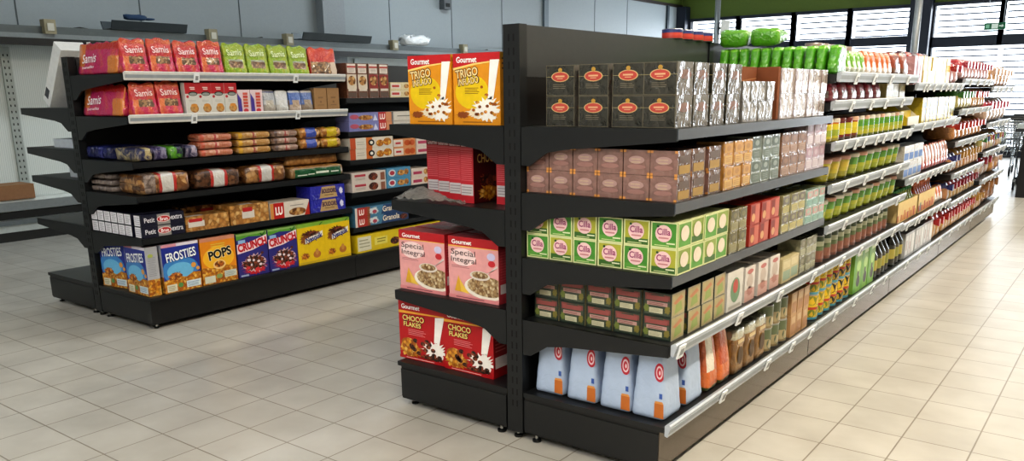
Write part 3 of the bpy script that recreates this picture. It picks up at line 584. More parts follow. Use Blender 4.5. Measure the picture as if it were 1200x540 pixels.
def cilla(alt):
    bg, band = ('#a8a83c', '#3f6a2c') if alt else ('#4a8a35', '#5c9a3f')
    d = frame('left', '#d3d9a4', .05, 3) + [('r', 'left', .05, .05, .95, .28, band, 1), ('e', 'left', .48, .56, .31, .33, '#e6c3c3', 4), ('t', 'left', 'Cilla', .24, .5, .74, .76, '#93376b', 6, 0, .02), ('r', 'left', .3, .36, .68, .42, '#c4848a', 6), ('e', 'left', .27, .83, .05, .05, '#27492a', 6), ('r', 'left', .6, .17, .92, .22, '#dfe6c0', 6), ('r', 'left', .15, .09, .7, .12, '#c7d79a', 6)]
    d += frame('front', '#c9cf9a', .06, 3) + [('e', 'front', .5, .55, .3, .3, '#d8cbbb', 4), ('r', 'front', .06, .06, .94, .3, band, 1)]
    return P('tea_box', 'tea box', carton(.116, .11, .098, bg, d, CARD, top='#cfd4a2', front='#8ca04e' if alt else '#6a9a48'))
CIL = [cilla(0), cilla(1)]
OLIV = sidebox(.085, .12, .092, '#7a7350', '#5f5a3e', '#8f8a66'); REDB = P('tea_box', 'tea box', carton(.11, .12, .092, '#9c2f22', [('r', 'front', .5, .05, .95, .95, '#b9604e'), ('r', 'front', .08, .55, .45, .9, '#7c1f16'), ('e', 'front', .3, .35, .18, .2, '#c99a6a')], CARD))
YELD = sidebox(.103, .12, .09, '#8f8b66', '#5e5348', '#b3a867'); TEAL = sidebox(.098, .12, .085, '#9db3a8', '#b78d8a', '#6d9a90')
d = frame('left', '#232f26', .05, 1) + [('p', 'left', [(.08, .62), (.3, .9), (.7, .92), (.94, .66), (.94, .9), (.06, .95)], '#7f4440', 2), ('r', 'left', .12, .66, .88, .86, '#8f4b48', 3), ('r', 'left', .14, .44, .86, .60, '#b9938c', 3), ('r', 'left', .22, .12, .7, .34, '#c7c3a8', 3), ('s', 'left', .12, .3, .12, .22, '#6f7a3a', 2), ('s', 'left', .86, .3, .12, .22, '#7d7436', 2)] + lines('left', .2, .8, .46, .58, 2, '#7b3a3c', 5) + lines('left', .26, .66, .15, .32, 4, '#9d9a80', 5)
d += [('r', 'front', .06, .06, .94, .94, '#a89a70', 1), ('p', 'front', [(.2, .1), (.8, .2), (.7, .6), (.3, .5)], '#8a9a55', 2), ('p', 'front', [(.1, .6), (.7, .85), (.85, .7), (.3, .5)], '#b57a55', 2)]
DGRN = P('tea_box', 'tea box', carton(.112, .122, .093, '#3b4637', d, FILM, front='#a39b7b'))
WBOX = P('tea_box', 'tea box', carton(.17, .16, .175, '#c9c6c0', [('r', 'left', .1, .72, .7, .8, '#b48f8c'), ('r', 'left', .1, .1, .9, .5, '#b5b9a6'), ('e', 'front', .5, .5, .3, .32, '#6a8a6a', 2), ('e', 'front', .5, .6, .16, .18, '#b0463c', 3), ('r', 'front', .1, .05, .9, .12, '#a9a69c')], CARD))
WPNK = P('tea_box', 'tea box', carton(.122, .14, .16, '#cfc9c3', [('r', 'front', .0, .0, 1, .35, '#c09a90'), ('e', 'front', .5, .58, .3, .22, '#b9aaa0', 2), ('s', 'front', .5, .3, .38, .16, '#a9756a', 2), ('e', 'front', .5, .86, .3, .07, '#b56a66', 2)], CARD))
BEIG = P('tea_box', 'tea box', carton(.125, .13, .12, '#b9ac85', [('r', 'front', .1, .1, .9, .5, '#8fa08a'), ('r', 'front', .15, .6, .85, .9, '#c9bd97')], CARD))
DARKB = P('tea_box', 'tea box', carton(.24, .14, .2, '#33382a', [('r', 'front', .05, .8, .95, .9, '#55563f'), ('e', 'front', .5, .4, .3, .25, '#4b5238')], FILM))
PAIR = sidebox(.088, .12, .09, '#8c8b75', '#6f6b58', '#a9a88e')
# sugar bags
def sugar():
    B = M('#a9b9d2', .55, 0, .1, .35, 25, .4, .06)
    def wp(p):
        x, y, z = p; k = z/.30; s = 1.02-.29*k; return (x*s, y*(1-.3*k), z)
    b = MB(); b.soft(.165, .152, .30, .02, lambda f, u, v: M('#e4e2de', .6) if v < .03 else B, (8, 8, 14), wp, .0012, 2)
    for fc, cu in (('left', .86), ('front', .25)):
        pass
    b.warp = lambda p: wp((p[0]*1.0, p[1], p[2]))
    def dec(fc, cu):
        b.ell(fc, cu, .66, .18, .125, M('#b5283a', .5), 3); b.ell(fc, cu, .66, .12, .09, M('#e6c9cf', .5), 5); b.ell(fc, cu, .66, .08, .064, M('#c33a4a', .5), 7); b.ell(fc, cu+.02, .66, .03, .03, M('#f0dadd', .5), 9)
        b.rect(fc, cu-.14, .05, cu+.14, .24, M('#b86a2c', .4), 3); b.poly(fc, [(cu-.14, .24), (cu+.14, .24), (cu+.10, .275), (cu-.12, .27)], M('#cf8f4e', .45), 3); b.rect(fc, cu+.0, .31, cu+.1, .38, M('#3c5aa0', .5), 2)
    dec('left', .86); b.warp = None
    return P('sugar_bag', 'sugar bag', b)
SUGAR = sugar()
def orange_bag(c1, c2):
    def wp(p): k = p[2]/.27; return (p[0]*(1-.25*k), p[1]*(1-.5*k*k), p[2])
    z = lambda f, u, v: FILM('#c9682a') if v < .3 else (FILM(c2) if (u < .6 and f in ('front', 'left')) else FILM(c1))
    b = MB(); b.soft(.12, .14, .27, .02, lambda f, u, v: FILM('#4d5a2c') if v < .07 else z(f, u, v), (6, 6, 12), wp, .002, 4); return P('snack_bag', 'bag', b)
OBAG = [orange_bag('#b5592a', '#d9d2c4'), orange_bag('#c0662c', '#b04a1f')]
def coffee():
    def wp(p): return p
    z = lambda f, u, v: M('#c9c6b2', .2, .6, .3, .8, 40) if v > .8 or f == 'top' else (FILM('#a07840') if f in ('front', 'left') and .2 < u < .8 and v < .78 else FILM('#7d5c33'))
    b = MB(); b.soft(.12, .1, .215, .012, z, (5, 5, 9), None, .003, 6); b.ell('front', .5, .4, .24, .2, M('#54402a', .5), 8); b.rect('front', .2, .68, .8, .76, M('#c9b48a', .5), 8); b.ell('left', .5, .4, .24, .2, M('#54402a', .5), 8)
    return P('coffee_pack', 'coffee pack', b)
COFF = coffee()
def tin(r, h, cols, zs, lid, name='tin_can', cat='can', seg=16, blobs=None):
    b = MB(); b.dim = (2*r, 2*r, h)
    mats = [M(c, .35, 0, .3) for c in (cols+[cols[-1]])[:len(zs)+1]]
    prof = [(r*.97, 0), (r, .004)]+[(r, z*h) for z in zs]+[(r, h-.004), (r*.97, h)]
    b.lathe(prof, [M('#a5a5a2', .3, .8)]+mats+[M('#a5a5a2', .3, .8)], seg)
    b.f, b.mi, b.sm = b.f, b.mi, b.sm
    if blobs:
        for ang, zz, rad, col in blobs:
            pts = []
            for i in range(12):
                a = 2*PI*i/12; t = ang+rad*math.cos(a)/r; pts.append(((r+.0008)*math.cos(t), (r+.0008)*math.sin(t), zz*h+rad*math.sin(a)))
            b.face(pts, M(col, .35, 0, .3))
    l = MB(); l.dim = b.dim; l.lathe([(r*.94, h-.002), (r*.94, h+.001)], [M(lid, .3, .7 if lid.startswith('#b') else 0)], seg)
    return P(name, cat, b, [('lid', l, None)])
A0 = -PI/2
COF2 = tin(.052, .118, ['#8c7a58', '#a99a76', '#5f6a4c'], [.12, .55, .8], '#b9b7b0', 'jar', 'jar', 14, [(A0, .35, .03, '#4f5c45')])
BRBX = P('carton', 'box', carton(.085, .12, .118, '#b08a60', [('r', 'front', .1, .1, .9, .55, '#a0744c'), ('r', 'front', .2, .6, .8, .9, '#c2a47c')], CARD))
BLOB = [(A0+k*.8, .72, .022, c) for k, c in ((-1, '#2c2418'), (0, '#241c14'), (1, '#2c2418'))]
PINE = tin(.055, .145, ['#4f93a6', '#c9a81e', '#b53a22', '#d3b21c', '#d9b624'], [.12, .42, .52, .66, .95], '#b9b9b6', blobs=[(A0+k*.85, .78, .028, '#8f8a1e') for k in (-1, 0, 1)]+[(A0+k*.85, .28, .022, '#6f7d22') for k in (-1, 0, 1)])
OLVC = tin(.055, .145, ['#4f93a6', '#b5951e', '#b53a22', '#d3b21c', '#d9b624'], [.12, .42, .52, .66, .95], '#b9b9b6', blobs=[(A0+k*.85, .78, .03, '#1d1a14') for k in (-1, 0, 1)]+[(A0+k*.85, .28, .024, '#23201a') for k in (-1, 0, 1)])
GBOX = P('carton', 'box', carton(.16, .12, .285, '#79a845', [('r', 'front', .0, .0, .3, 1, '#5f9a35'), ('e', 'front', .62, .25, .25, .13, '#2d2a24', 2), ('e', 'front', .6, .6, .28, .12, '#a6c870', 2), ('r', 'front', .35, .82, .95, .92, '#c9dba4', 2), ('e', 'front', .55, .42, .12, .07, '#3c3a2a', 3)], CARD))
def bottle(r, h, glassc, label, cap, name='bottle'):
    b = MB(); b.dim = (2*r, 2*r, h); g = M(glassc, .15, 0, .5); L = M(label, .45)
    b.lathe([(r*.95, 0), (r, .01), (r, h*.2), (r, h*.45), (r, h*.55), (r*.4, h*.78), (r*.36, h*.9)], [g, g, L, g, g, g], 14)
    c = MB(); c.lathe([(r*.42, h*.9), (r*.42, h)], [M(cap, .4)], 12); return P(name, 'bottle', b, [('cap', c, None)])
BTL = [bottle(.055, .285, '#1a1c10', '#a59a4a', '#14140f'), bottle(.055, .285, '#20190f', '#8a8a42', '#14140f')]
# second bay
def bagp(w, d, h, cols, name='bag', cat='bag', top=.9, crump=.004, seed=1, taper=.55):
    """cols: (main, second, patch, edge)"""
    m, s2, pt, ed = cols
    def z(f, u, v):
        if v > top: return FILM(ed)
        if f in ('front', 'left') and .2 < u < .8 and .2 < v < .55: return FILM(pt)
        if v < .3: return FILM(s2)
        return FILM(m)
    def wp(p): k = p[2]/h; return (p[0], p[1]*(1-taper*k*k), p[2])
    b = MB(); b.soft(w*.94, d, h, min(w, d)*.3, z, (5, 5, 9), wp, crump*.8, seed); b.warp = None; return P(name, cat, b)
GRNB = [bagp(.055, .2, .15, ('#4d9a1c', '#4a8f1e', '#62ab2c', '#76b83a'), 'snack_bag', seed=s, taper=.25) for s in (1, 2)]
GRNL = bagp(.17, .095, .2, ('#55a01f', '#6aa83a', '#c3cf9e', '#4a921a'), 'snack_bag', seed=4)
GRNF = bagp(.095, .1, .13, ('#6aa62c', '#bfc5ae', '#c9cdb8', '#5da022'), 'snack_bag', seed=5)
ORBG = bagp(.115, .1, .14, ('#c4682a', '#c9b7a4', '#d0c2b2', '#c2552a'), 'snack_bag', seed=6)
DKRD = bagp(.2, .12, .155, ('#8a3a20', '#6f4a35', '#54382c', '#b0391f'), 'snack_bag', seed=7)
REDJ = tin(.05, .19, ['#6d1f22', '#8a2c2c', '#a5908a'], [.1, .75, .92], '#7d2326', 'jar', 'jar')
BLUE_TIN = tin(.055, .05, ['#b5382e', '#c2473a', '#33407a'], [.3, .62, .95], '#3a4685')
PKBG = bagp(.15, .08, .105, ('#a8384a', '#b56a72', '#c9b0a8', '#97303a'), 'snack_bag', seed=8)
BGPK = P('pasta_box', 'box', carton(.155, .09, .1, '#bfae72', [('r', 'front', .1, .1, .9, .45, '#a8974f'), ('e', 'front', .5, .7, .3, .15, '#cfc396')], FILM))
def jar(r, h, cols, zs, lid, taper=1.0, name='jar'):
    b = MB(); b.dim = (2*r, 2*r, h); lh = h*.86
    prof = [(r*.92*taper, 0), (r*taper, .006)]+[(r*(taper+(1-taper)*q), q*lh) for q in zs]+[(r*.97, lh)]
    b.lathe(prof, [M(c, .25, 0, .5) for c in [cols[0]]+cols], 16)
    l = MB(); l.lathe([(r*1.02, lh-.004), (r*1.03, h-.006), (r*.97, h)], [M(lid, .45)]*2, 16)
    return P(name, 'jar', b, [('lid', l, None)])
YJ = [jar(.056, .125, ['#4a2a14', '#6b2f18', '#bfae24', '#cbb92c', '#8f3a18'], [.18, .3, .6, .88], '#c9a084'), jar(.056, .125, ['#3a1512', '#6d1c18', '#c4b62a', '#a8a82a', '#6d201a'], [.18, .3, .6, .88], '#6a2420'), jar(.056, .125, ['#8a7d1e', '#b3a722', '#8f9c2a', '#c6b72a', '#b5641c'], [.18, .3, .6, .88], '#c9bfae')]
GJ = [jar(.056, .125, ['#4d5a16', '#a8a52a', '#8fa02a', '#4d8a22', '#5c962c'], [.16, .4, .6, .88], l) for l in ('#c9c3b4', '#cda48c', '#d5d1c4')]
GT = [jar(.075, .135, ['#4f5416', '#8f9a24', '#a3a72a', '#55902a', '#4a8a24'], [.14, .4, .6, .88], l, .8, 'tub') for l in ('#c6c0b0', '#c79b84', '#d0cbbd')]
YT = jar(.083, .135, ['#4c4a16', '#8f8a22', '#b8a62a', '#c2a92c', '#a8a02a'], [.14, .4, .6, .88], '#b98d7c', .8, 'tub')
SLIMC = tin(.045, .15, ['#6b4436', '#8a5a48', '#5d7048', '#b9bda0', '#33452c'], [.14, .45, .62, .8, .94], '#b9b9b4', blobs=[(A0, .3, .026, '#7a3f30')])
# third bay
PKWH = P('noodle_pack', 'pack', carton(.07, .12, .19, '#b98a8c', [('r', 'front', .2, .1, .55, .95, '#d6c3bf'), ('r', 'front', .7, 0, .85, 1, '#8a3a44')], FILM))
YNOO = P('noodle_box', 'box', carton(.13, .1, .098, '#c4a92e', [('r', 'front', .08, .55, .92, .8, '#5a5c22'), ('r', 'front', .15, .12, .85, .4, '#d8c766'), ('r', 'front', 0, .84, 1, .9, '#3f5a24')], CARD))
DBAG = [bagp(.18, .1, .12, c, 'snack_bag', seed=9+i) for i, c in enumerate((('#4a2440', '#5c2c44', '#8a4a4c', '#3c2038'), ('#a8352a', '#8a2a2c', '#b5604a', '#b53a2e')))]
YTRAY = None
YBLU = P('noodle_pack', 'pack', carton(.13, .12, .185, '#b9a424', [('r', 'front', .0, .35, 1, .55, '#8f8e3a'), ('e', 'front', .5, .72, .34, .13, '#3b4a8a', 2), ('r', 'front', .75, 0, .9, 1, '#5c6a8a', 3), ('r', 'front', .1, .05, .6, .25, '#cfc04a', 2)], FILM))
BLWH = P('sugar_pack', 'pack', carton(.145, .12, .115, '#c9c4bb', [('r', 'front', .06, .12, .9, .55, '#2a5ca0', 2), ('p', 'front', [(.1, .6), (.9, .66), (.9, .7), (.1, .65)], '#9fb2c8', 2)], FILM))
STICK = bagp(.11, .12, .2, ('#b0857a', '#a8453c', '#c9a99c', '#9d8878'), 'pasta_bag', seed=12)
def tray(capc, prn, n):
    w = .155*n
    b = MB(); CR = M('#d6bd84', .6); b.dim = (w, .2, .16)
    b.box(-w/2, -.1, 0, w/2, -.096, .15, CR); b.box(-w/2, -.1, 0, -w/2+.004, .1, .15, CR); b.box(w/2-.004, -.1, 0, w/2, .1, .15, CR); b.box(-w/2, .096, 0, w/2, .1, .18, CR); b.box(-w/2, -.1, 0, w/2, .1, .004, CR)
    rr = random.Random(n)
    for k in range(int(w/.05)):
        x = -w/2+.025+.05*k; b.rect('front', .01+k*.05/w, .05, .01+(k+.8)*.05/w, .05+rr.uniform(.25, .5), M(rr.choice(prn), .5), 2)
    return P('display_tray', 'tray', b)
TRAYS = [tray('#2d6a2c', ['#b5642a', '#a8342a', '#c98a3a', '#d3b98a'], 4), tray('#c46a24', ['#a8342a', '#b54a3a', '#c9843a', '#5a7a84'], 4)]
SAUC = {c: bottle(.036, .225, g, l, c, 'sauce_bottle') for c, g, l in (('#1f7a30', '#8c9a3c', '#c9b03c'), ('#c9642a', '#b5502a', '#c9a24a'))}
WRAP = P('wrapped_pack', 'pack', carton(.3, .2, .19, '#b3b5b8', [('r', 'front', .04, .1, .3, .9, '#c9cacc'), ('r', 'front', .36, .1, .64, .9, '#c2bfc0'), ('r', 'front', .7, .1, .96, .9, '#cfd0d0'), ('r', 'front', .1, .3, .2, .7, '#a58f8c', 2), ('r', 'front', .45, .3, .55, .6, '#a58f8c', 2)], FILM))
# bread
def loaf(w, d, h, body, film, label, seed=1):
    def z(f, u, v):
        if v > .72: return FILM(film)
        if f == 'front' and .3 < u < .72 and v < .72: return FILM(label)
        return FILM(body)
    def wp(p):
        k = p[2]/h; return (p[0]*(1-.12*k), p[1]*(1-.25*k**3), p[2])
    b = MB(); b.soft(w*.93, d, h, w*.3, z, (6, 6, 9), wp, .004, seed); b.warp = None
    n = MB(); n.dim = b.dim; n.prism([(-d/2-.035, h*.55), (-d/2+.02, h*.62), (-d/2+.02, h*.78), (-d/2-.035, h*.85)], -w*.18, w*.18, 'x', FILM(film))
    return P('bread_bag', 'bread bag', b, [('twisted_end', n, None)])
LOAF = {k: loaf(*a) for k, a in dict(rwb=(.15, .26, .18, '#b98e90', '#a52a38', '#d6c6c4', 1), grn=(.15, .26, .185, '#a59a5e', '#3f7a34', '#c2bd94', 2), red=(.15, .26, .18, '#b58a54', '#b5301f', '#c9a06a', 3), rdg=(.17, .26, .18, '#b07a48', '#b8331f', '#c2a068', 4),
     blue=(.16, .26, .19, '#a8744c', '#3c3f7a', '#b9a6a0', 5), tan=(.15, .26, .2, '#a8743a', '#b58a3e', '#c99a58', 6), wine=(.15, .26, .19, '#a8854e', '#8a1f30', '#c2a06a', 7), strp=(.13, .26, .21, '#b5884c', '#b0282a', '#c9a266', 8), brn=(.27, .3, .3, '#8f5c30', '#a5764a', '#8f5a2c', 9), rst=(.24, .28, .25, '#b59a8a', '#a83040', '#cfc4c2', 10), bun=(.24, .28, .22, '#b08048', '#c9a890', '#b55a3c', 11)).items()}

# ------------------------------------------------------------------ left gondola goods
def pouch(w, h, d, mode, name='snack_bag', texts=(), seed=1):
    def z(f, u, v):
        if mode == 'pink':
            if f == 'front' and .25 < u < .8 and .28 < v < .52: return NUT
            if v > .86: return MIX('#b53a2a', '#c9602c', 14)
            if v > .5: return MIX('#b81c33', '#c4422c', 11)
            if f == 'front' and u < .26: return MIX('#d2703a', '#c23046', 10)
            return MIX('#bf2355', '#cc5a3c', 9)
        if mode == 'wide':
            if u > .72 and v < .55: return FILM('#d0803c')
            if u < .16 and v > .3: return FILM('#d2762f')
            if v > .82 and u > .2: return FILM('#b52a22')
            return MIX('#bf2464', '#cf5a44', 5, .5, .62)
        if mode == 'green':
            if f == 'front' and .2 < u < .85 and .2 < v < .5: return NUT if v < .4 else FILM('#9a9d8a')
            return MIX('#7c9a16', '#96a81e', 12) if v > .55 else MIX('#86a81c', '#a3b02a', 12)
        if f == 'front' and .1 < v < .5: return NUT if u < .75 else FILM('#c9b5a0')
        return MIX('#b8241a', '#cf4a22', 10)
    def wp(p): k = p[2]/h; return (p[0]*(1+.02*math.sin(9*k)), p[1]*(1-.93*k**1.3), p[2]+.006*math.sin(p[0]*60+seed)*k**3)
    b = MB(); b.soft(w, d, h, .014, z, (12, 4, 14), wp, .0035, seed)
    for t, u0, v0, u1, v1, c in texts: b.txt('front', t, u0, v0, u1, v1, M(c, .5), 16, .04, .012)
    b.warp = None; return P(name, 'snack bag', b)
PW = pouch(.5, .195, .09, 'wide', texts=[('Samis', .12, .38, .47, .68, '#f6e9ec'), ('benefits', .15, .2, .44, .29, '#f6e9ec')], seed=3)
PP = [pouch(.165, h, .08, 'pink', texts=[('Samis', .15, .6, .85, .8, '#f2dadd'), ], seed=s) for h, s in ((.205, 5), (.215, 8))]
PG = pouch(.168, .205, .08, 'green', texts=[('Samis', .15, .62, .85, .82, '#e2ecc0')], seed=6)
PR = pouch(.25, .2, .09, 'red', seed=7)
RWB = P('biscuit_box', 'biscuit box', carton(.098, .05, .205, '#c9c8c3', [('r', 'front', 0, .66, 1, 1, '#b0202a'), ('e', 'front', .58, .66, .34, .07, '#1c1c1c', 2), ('e', 'front', .58, .65, .28, .045, '#8f9590', 3), ('r', 'front', .35, .84, .75, .87, '#e9d3d0', 3), ('r', 'front', .4, .79, .75, .82, '#e9d3d0', 3), ('e', 'front', .16, .57, .1, .045, '#b0303a', 2), ('e', 'front', .6, .2, .32, .13, BISC, 2), ('e', 'front', .6, .3, .24, .05, '#c98a3c', 3)] + lines('front', .25, .8, .4, .48, 2, '#a9aaa6')))
PWB = P('biscuit_box', 'biscuit box', carton(.1, .05, .16, '#d8c4c9', [('p', 'front', [(0, 0), (.32, 0), (.28, .6), (0, .85)], '#4b3a92'), *[('r', 'front', .42, .26+.13*k, .8, .36+.13*k, c, 4) for k, c in enumerate(('#c0563c', '#c2473c', '#c46a4a', '#c0453f', '#c85a4c'))], ('e', 'front', .6, .12, .2, .09, '#c03a44', 3)]))
SLP = [bagp(.115, .06, .155, c, 'biscuit_bag', 'snack bag', seed=s, crump=.002) for c, s in ((('#a2a6ad', '#a29a90', '#b3aca0', '#5a648c'), 21), (('#c2c5c9', '#b9b7b3', '#cfd0d0', '#ccced2'), 22), (('#3f62a8', '#b9a89a', '#a8927c', '#b9bfc9'), 23), (('#4a68a5', '#8a7a6a', '#9a8a78', '#b9b7b9'), 24))]
KRB = P('biscuit_box', 'biscuit box', carton(.118, .05, .17, '#98764f', [('r', 'front', .3, .55, .7, .62, '#7d5c3a'), ('e', 'front', .5, .4, .08, .05, '#7d5c3a'), ('r', 'front', .25, .25, .75, .28, '#7d5c3a')], lambda c: M(c, .75)))
def flow(L, d, h, body, bands, name='biscuit_pack', cat='biscuit pack', seed=1, crump=.002, texts=(), fin=.012):
    """wrapped pack lying with its length along x; bands [(u0,u1,mat)] round the pack"""
    def z(f, u, v):
        if f in ('front', 'top', 'back'):
            uu = u if f != 'back' else 1-u
            for a, b_, mt in bands:
                if a <= uu < b_: return mt
        if f in ('left', 'right'): return body
        return body
    b = MB(); b.soft(L, d, h, min(d, h)*(.42 if h < .06 else .24), z, (16, 5, 4), None, crump, seed)
    for t, u0, v0, u1, v1, c in texts: b.txt('front', t, u0, v0, u1, v1, M(c, .5), 7, 0, .015)
    dim = b.dim
    for s in (-1, 1): b.face([(s*(L/2-.004), -d*.4, h*.5), (s*(L/2+fin), -d*.45, h*.42), (s*(L/2+fin), d*.45, h*.58), (s*(L/2-.004), d*.4, h*.5)], body, True)
    b.dim = dim; return P(name, cat, b)
NAVYF = FILM('#1f2350')
NVP = [flow(.1, .29, .085, MIX(a, b_, 12), [], seed=s, crump=.005, fin=-.006) for a, b_, s in (('#232a66', '#1c2148', 31), ('#1d2152', '#3b3f86', 32), ('#24264e', '#b5a57c', 33), ('#3a2f5a', '#86809a', 34), ('#5a9a24', '#1f2140', 35), ('#2a2448', '#a59aac', 36), ('#24204a', '#403a6a', 37))]
PKP = flow(.43, .16, .05, FILM('#bf8a72'), [(0, .22, FILM('#b85a44')), (.45, .62, FILM('#a8383a')), (.92, 1, FILM('#b85a44'))], seed=41)
YLP = flow(.275, .16, .05, MIX('#c0a070', '#a87a3c', 16), [(0, .1, FILM('#c79a2a')), (.42, .57, MIX('#8f2a2a', '#b99a72', 22)), (.92, 1, FILM('#c79a2a'))], seed=42, crump=.0015)
GPP = flow(.215, .16, .05, MIX('#b09a8a', '#85685a', 16), [(0, .15, FILM('#5e4a44')), (.42, .6, MIX('#9a3030', '#b39a8a', 22))], seed=43, crump=.0015)
def snackpk(c, seed):
    def z(f, u, v): return FILM(c) if f in ('front', 'top') and .3 < u < .75 else BISC
    b = MB(); b.soft(.19, .12, .078, .03, z, (8, 5, 5), None, .005, seed); b.warp = None; return P('biscuit_bag', 'snack bag', b)
SNK = [snackpk('#3e53a8', 51), snackpk('#c9b01e', 52)]
FOODF = VOR(['#b98a52', '#8f6034', '#cfa672', '#6d4828'], 30, 1.0, .8)
def cookie(L, h, label=True, dark=False, seed=1):
    bd = ([(0, .24, MIX('#8d7d74', '#5f5049', 25))] if seed == 61 else [])+[(.3, .36, FILM('#b0302a')), (.36, .62, FILM('#c9c6c2')), (.62, .68, FILM('#b0302a'))] if label else []
    return flow(L, .32, h, FOODF if not dark else VOR(['#6d4a30', '#543522', '#8a6444', '#3b2416'], 42), bd, 'cookie_pack', 'cookie pack', seed, .003)
CK = [cookie(.335, .14, True, False, 61), cookie(.345, .13, True, True, 62), cookie(.355, .13, True, False, 63)]
GREYP = flow(.09, .3, .04, FILM('#7a6d68'), [(0, 1, FILM('#857770'))], 'cookie_pack', 'cookie pack', 64, .003, fin=-.006)
GRNP = flow(.5, .3, .085, VOR(['#b8894c', '#a0703a', '#c99c60'], 30), [], 'cookie_pack', 'cookie pack', 65)
def green_label():
    def z(f, u, v): return FILM('#17552f') if f == 'front' and .06 < u < .94 and v < .75 else (BISC if f == 'top' else FILM('#8a6a44'))
    b = MB(); b.soft(.5, .3, .09, .02, z, (18, 5, 5), None, .002, 66); [b.rect('front', u0, v0, u1, v1, M('#cfd8c8', .5), 8) for u0, v0, u1, v1 in ((.1, .26, .28, .34), (.3, .3, .42, .38), (.45, .34, .7, .52), (.74, .36, .9, .46))]; b.warp = None; return P('cookie_pack', 'cookie pack', b)
GRL = green_label()
d = []
for k in range(1):
    d += [('r', 'left', .03, .05, .8, .95, '#e9e7ec'), ('t', 'front', 'Petit', .06, .32, .30, .74, '#dcdbe2', 4), ('r', 'front', .36, .04, .66, .96, '#8d8a88', 1), ('e', 'front', .51, .52, .16, .30, '#e2d4d4', 3), ('e', 'front', .51, .52, .145, .25, '#b3262a', 4), ('t', 'front', 'Brun', .42, .36, .6, .68, '#ffffff', 6), ('t', 'front', 'extra', .68, .36, .95, .74, '#dcdbe2', 4)] + lines('left', .1, .9, .15, .85, 4, '#a9a6b0', 3)
PBR = P('biscuit_box', 'biscuit box', carton(.30, .09, .074, '#191a2e', d, CARD))
PBE = P('biscuit_box', 'biscuit box', carton(.085, .30, .074, '#191a2e', [('r', 'front', .04, .05, .95, .95, '#e9e7ec')] + lines('front', .2, .85, .15, .85, 5, '#a9a6b0', 3), CARD))
def labelbox(w, d_, h, pic, lab=(.35, .65)):
    return P('biscuit_box', 'biscuit box', carton(w, d_, h, pic, [('r', 'front', lab[0], .28, lab[1], .68, '#cfc9c2', 2), ('r', 'front', lab[0]+.02, .62, lab[1]-.05, .84, '#b0282c', 3), ('r', 'top', lab[0], .05, lab[1], .3, '#cfc9c2', 2)]))
LBF = VOR(['#d3a05a', '#c08a48', '#e3bc7c', '#a5763c'], 34, .4, .4); LB3 = labelbox(.32, .2, .135, LBF, (.3, .62)); LB1 = labelbox(.33, .18, .1, LBF, (.05, .42)); LB2 = labelbox(.48, .2, .135, COOK, (.3, .6))
LUB = P('biscuit_box', 'biscuit box', carton(.36, .2, .115, '#d3cbc0', [('r', 'front', 0, .0, .08, 1, '#c98a4a'), ('r', 'front', .08, 0, .34, 1, '#b3201f'), ('t', 'front', 'LU', .12, .22, .30, .76, '#f2e4e0', 3, 0, .05), ('e', 'front', .68, .3, .22, .25, COOK, 2), ('p', 'front', [(.86, 0), (1, 0), (1, .9)], '#b3301f', 2)] + lines('front', .5, .85, .65, .8, 1, '#8f8a86')))
BOU = P('biscuit_pack', 'biscuit pack', carton(.35, .16, .1, '#2b2da0', [('p', 'front', [(.26, .05), (.78, .05), (.72, .92), (.34, .92)], '#b79a6c', 1), ('t', 'front', 'BOUDOIRS', .335, .40, .755, .76, '#3a1c4a', 3, 0, .03), ('s', 'front', .89, .5, .07, .3, '#d6d6ec', 3)] + lines('front', .4, .7, .2, .34, 1, '#6d5230') + [('r', 'top', .28, .05, .74, .95, '#a88c62', 1)], FILM))
# beyond: second bay of left gondola
def cookiejar(c):
    b = carton(.108, .12, .265, '#6d4634', [('r', 'front', .1, .72, .9, .98, '#dcd2c9', 1), ('r', 'front', .1, .87, .9, .92, '#a83a34', 3), ('r', 'front', .05, .26, .95, .68, c, 1), ('e', 'front', .5, .5, .36, .14, COOK, 3), ('r', 'front', .12, .2, .88, .27, '#cfc3b5', 3), ('r', 'front', .1, .03, .9, .16, '#5d4a40', 2)] + lines('front', .2, .8, .75, .86, 3, '#9a8c84', 3), FILM)
    return P('cookie_pack', 'cookie pack', b)
CJ = [cookiejar('#d0c4b2'), cookiejar('#8c2c28')]
YWB = P('biscuit_bag', 'snack bag', carton(.34, .14, .06, '#d2c49a', [('r', 'front', .02, .2, .35, .8, '#d9cfc6', 1), ('r', 'front', .05, .35, .3, .65, '#b5403a', 2), ('e', 'front', .55, .5, .08, .3, BISC, 2), ('e', 'front', .75, .5, .09, .34, BISC, 2), ('e', 'front', .92, .5, .07, .3, BISC, 2)], FILM))
def lyb(w, h, base, dec): return P('biscuit_box', 'biscuit box', carton(w, .16, h, base, dec))
LUBL = lyb(.47, .072, '#7d80b4', [('r', 'front', .68, 0, .86, 1, '#b3302c'), ('t', 'front', 'LU', .71, .18, .84, .8, '#f0dcd8', 3, 0, .05), ('e', 'front', .38, .45, .17, .28, BISC, 2), ('r', 'front', .86, 0, 1, 1, '#c98a64'), ('p', 'front', [(.55, .1), (.66, .1), (.6, .8)], '#c9cfe6', 2), ('e', 'front', .12, .55, .1, .25, '#b0566a', 2)])
LUWH = lyb(.4, .072, '#c9c3ba', [('r', 'front', .78, 0, 1, 1, '#b3423c'), ('t', 'front', 'LU', .84, .2, .97, .8, '#f0dcd8', 3, 0, .05)] + lines('front', .1, .7, .35, .65, 1, '#7a7a70'))
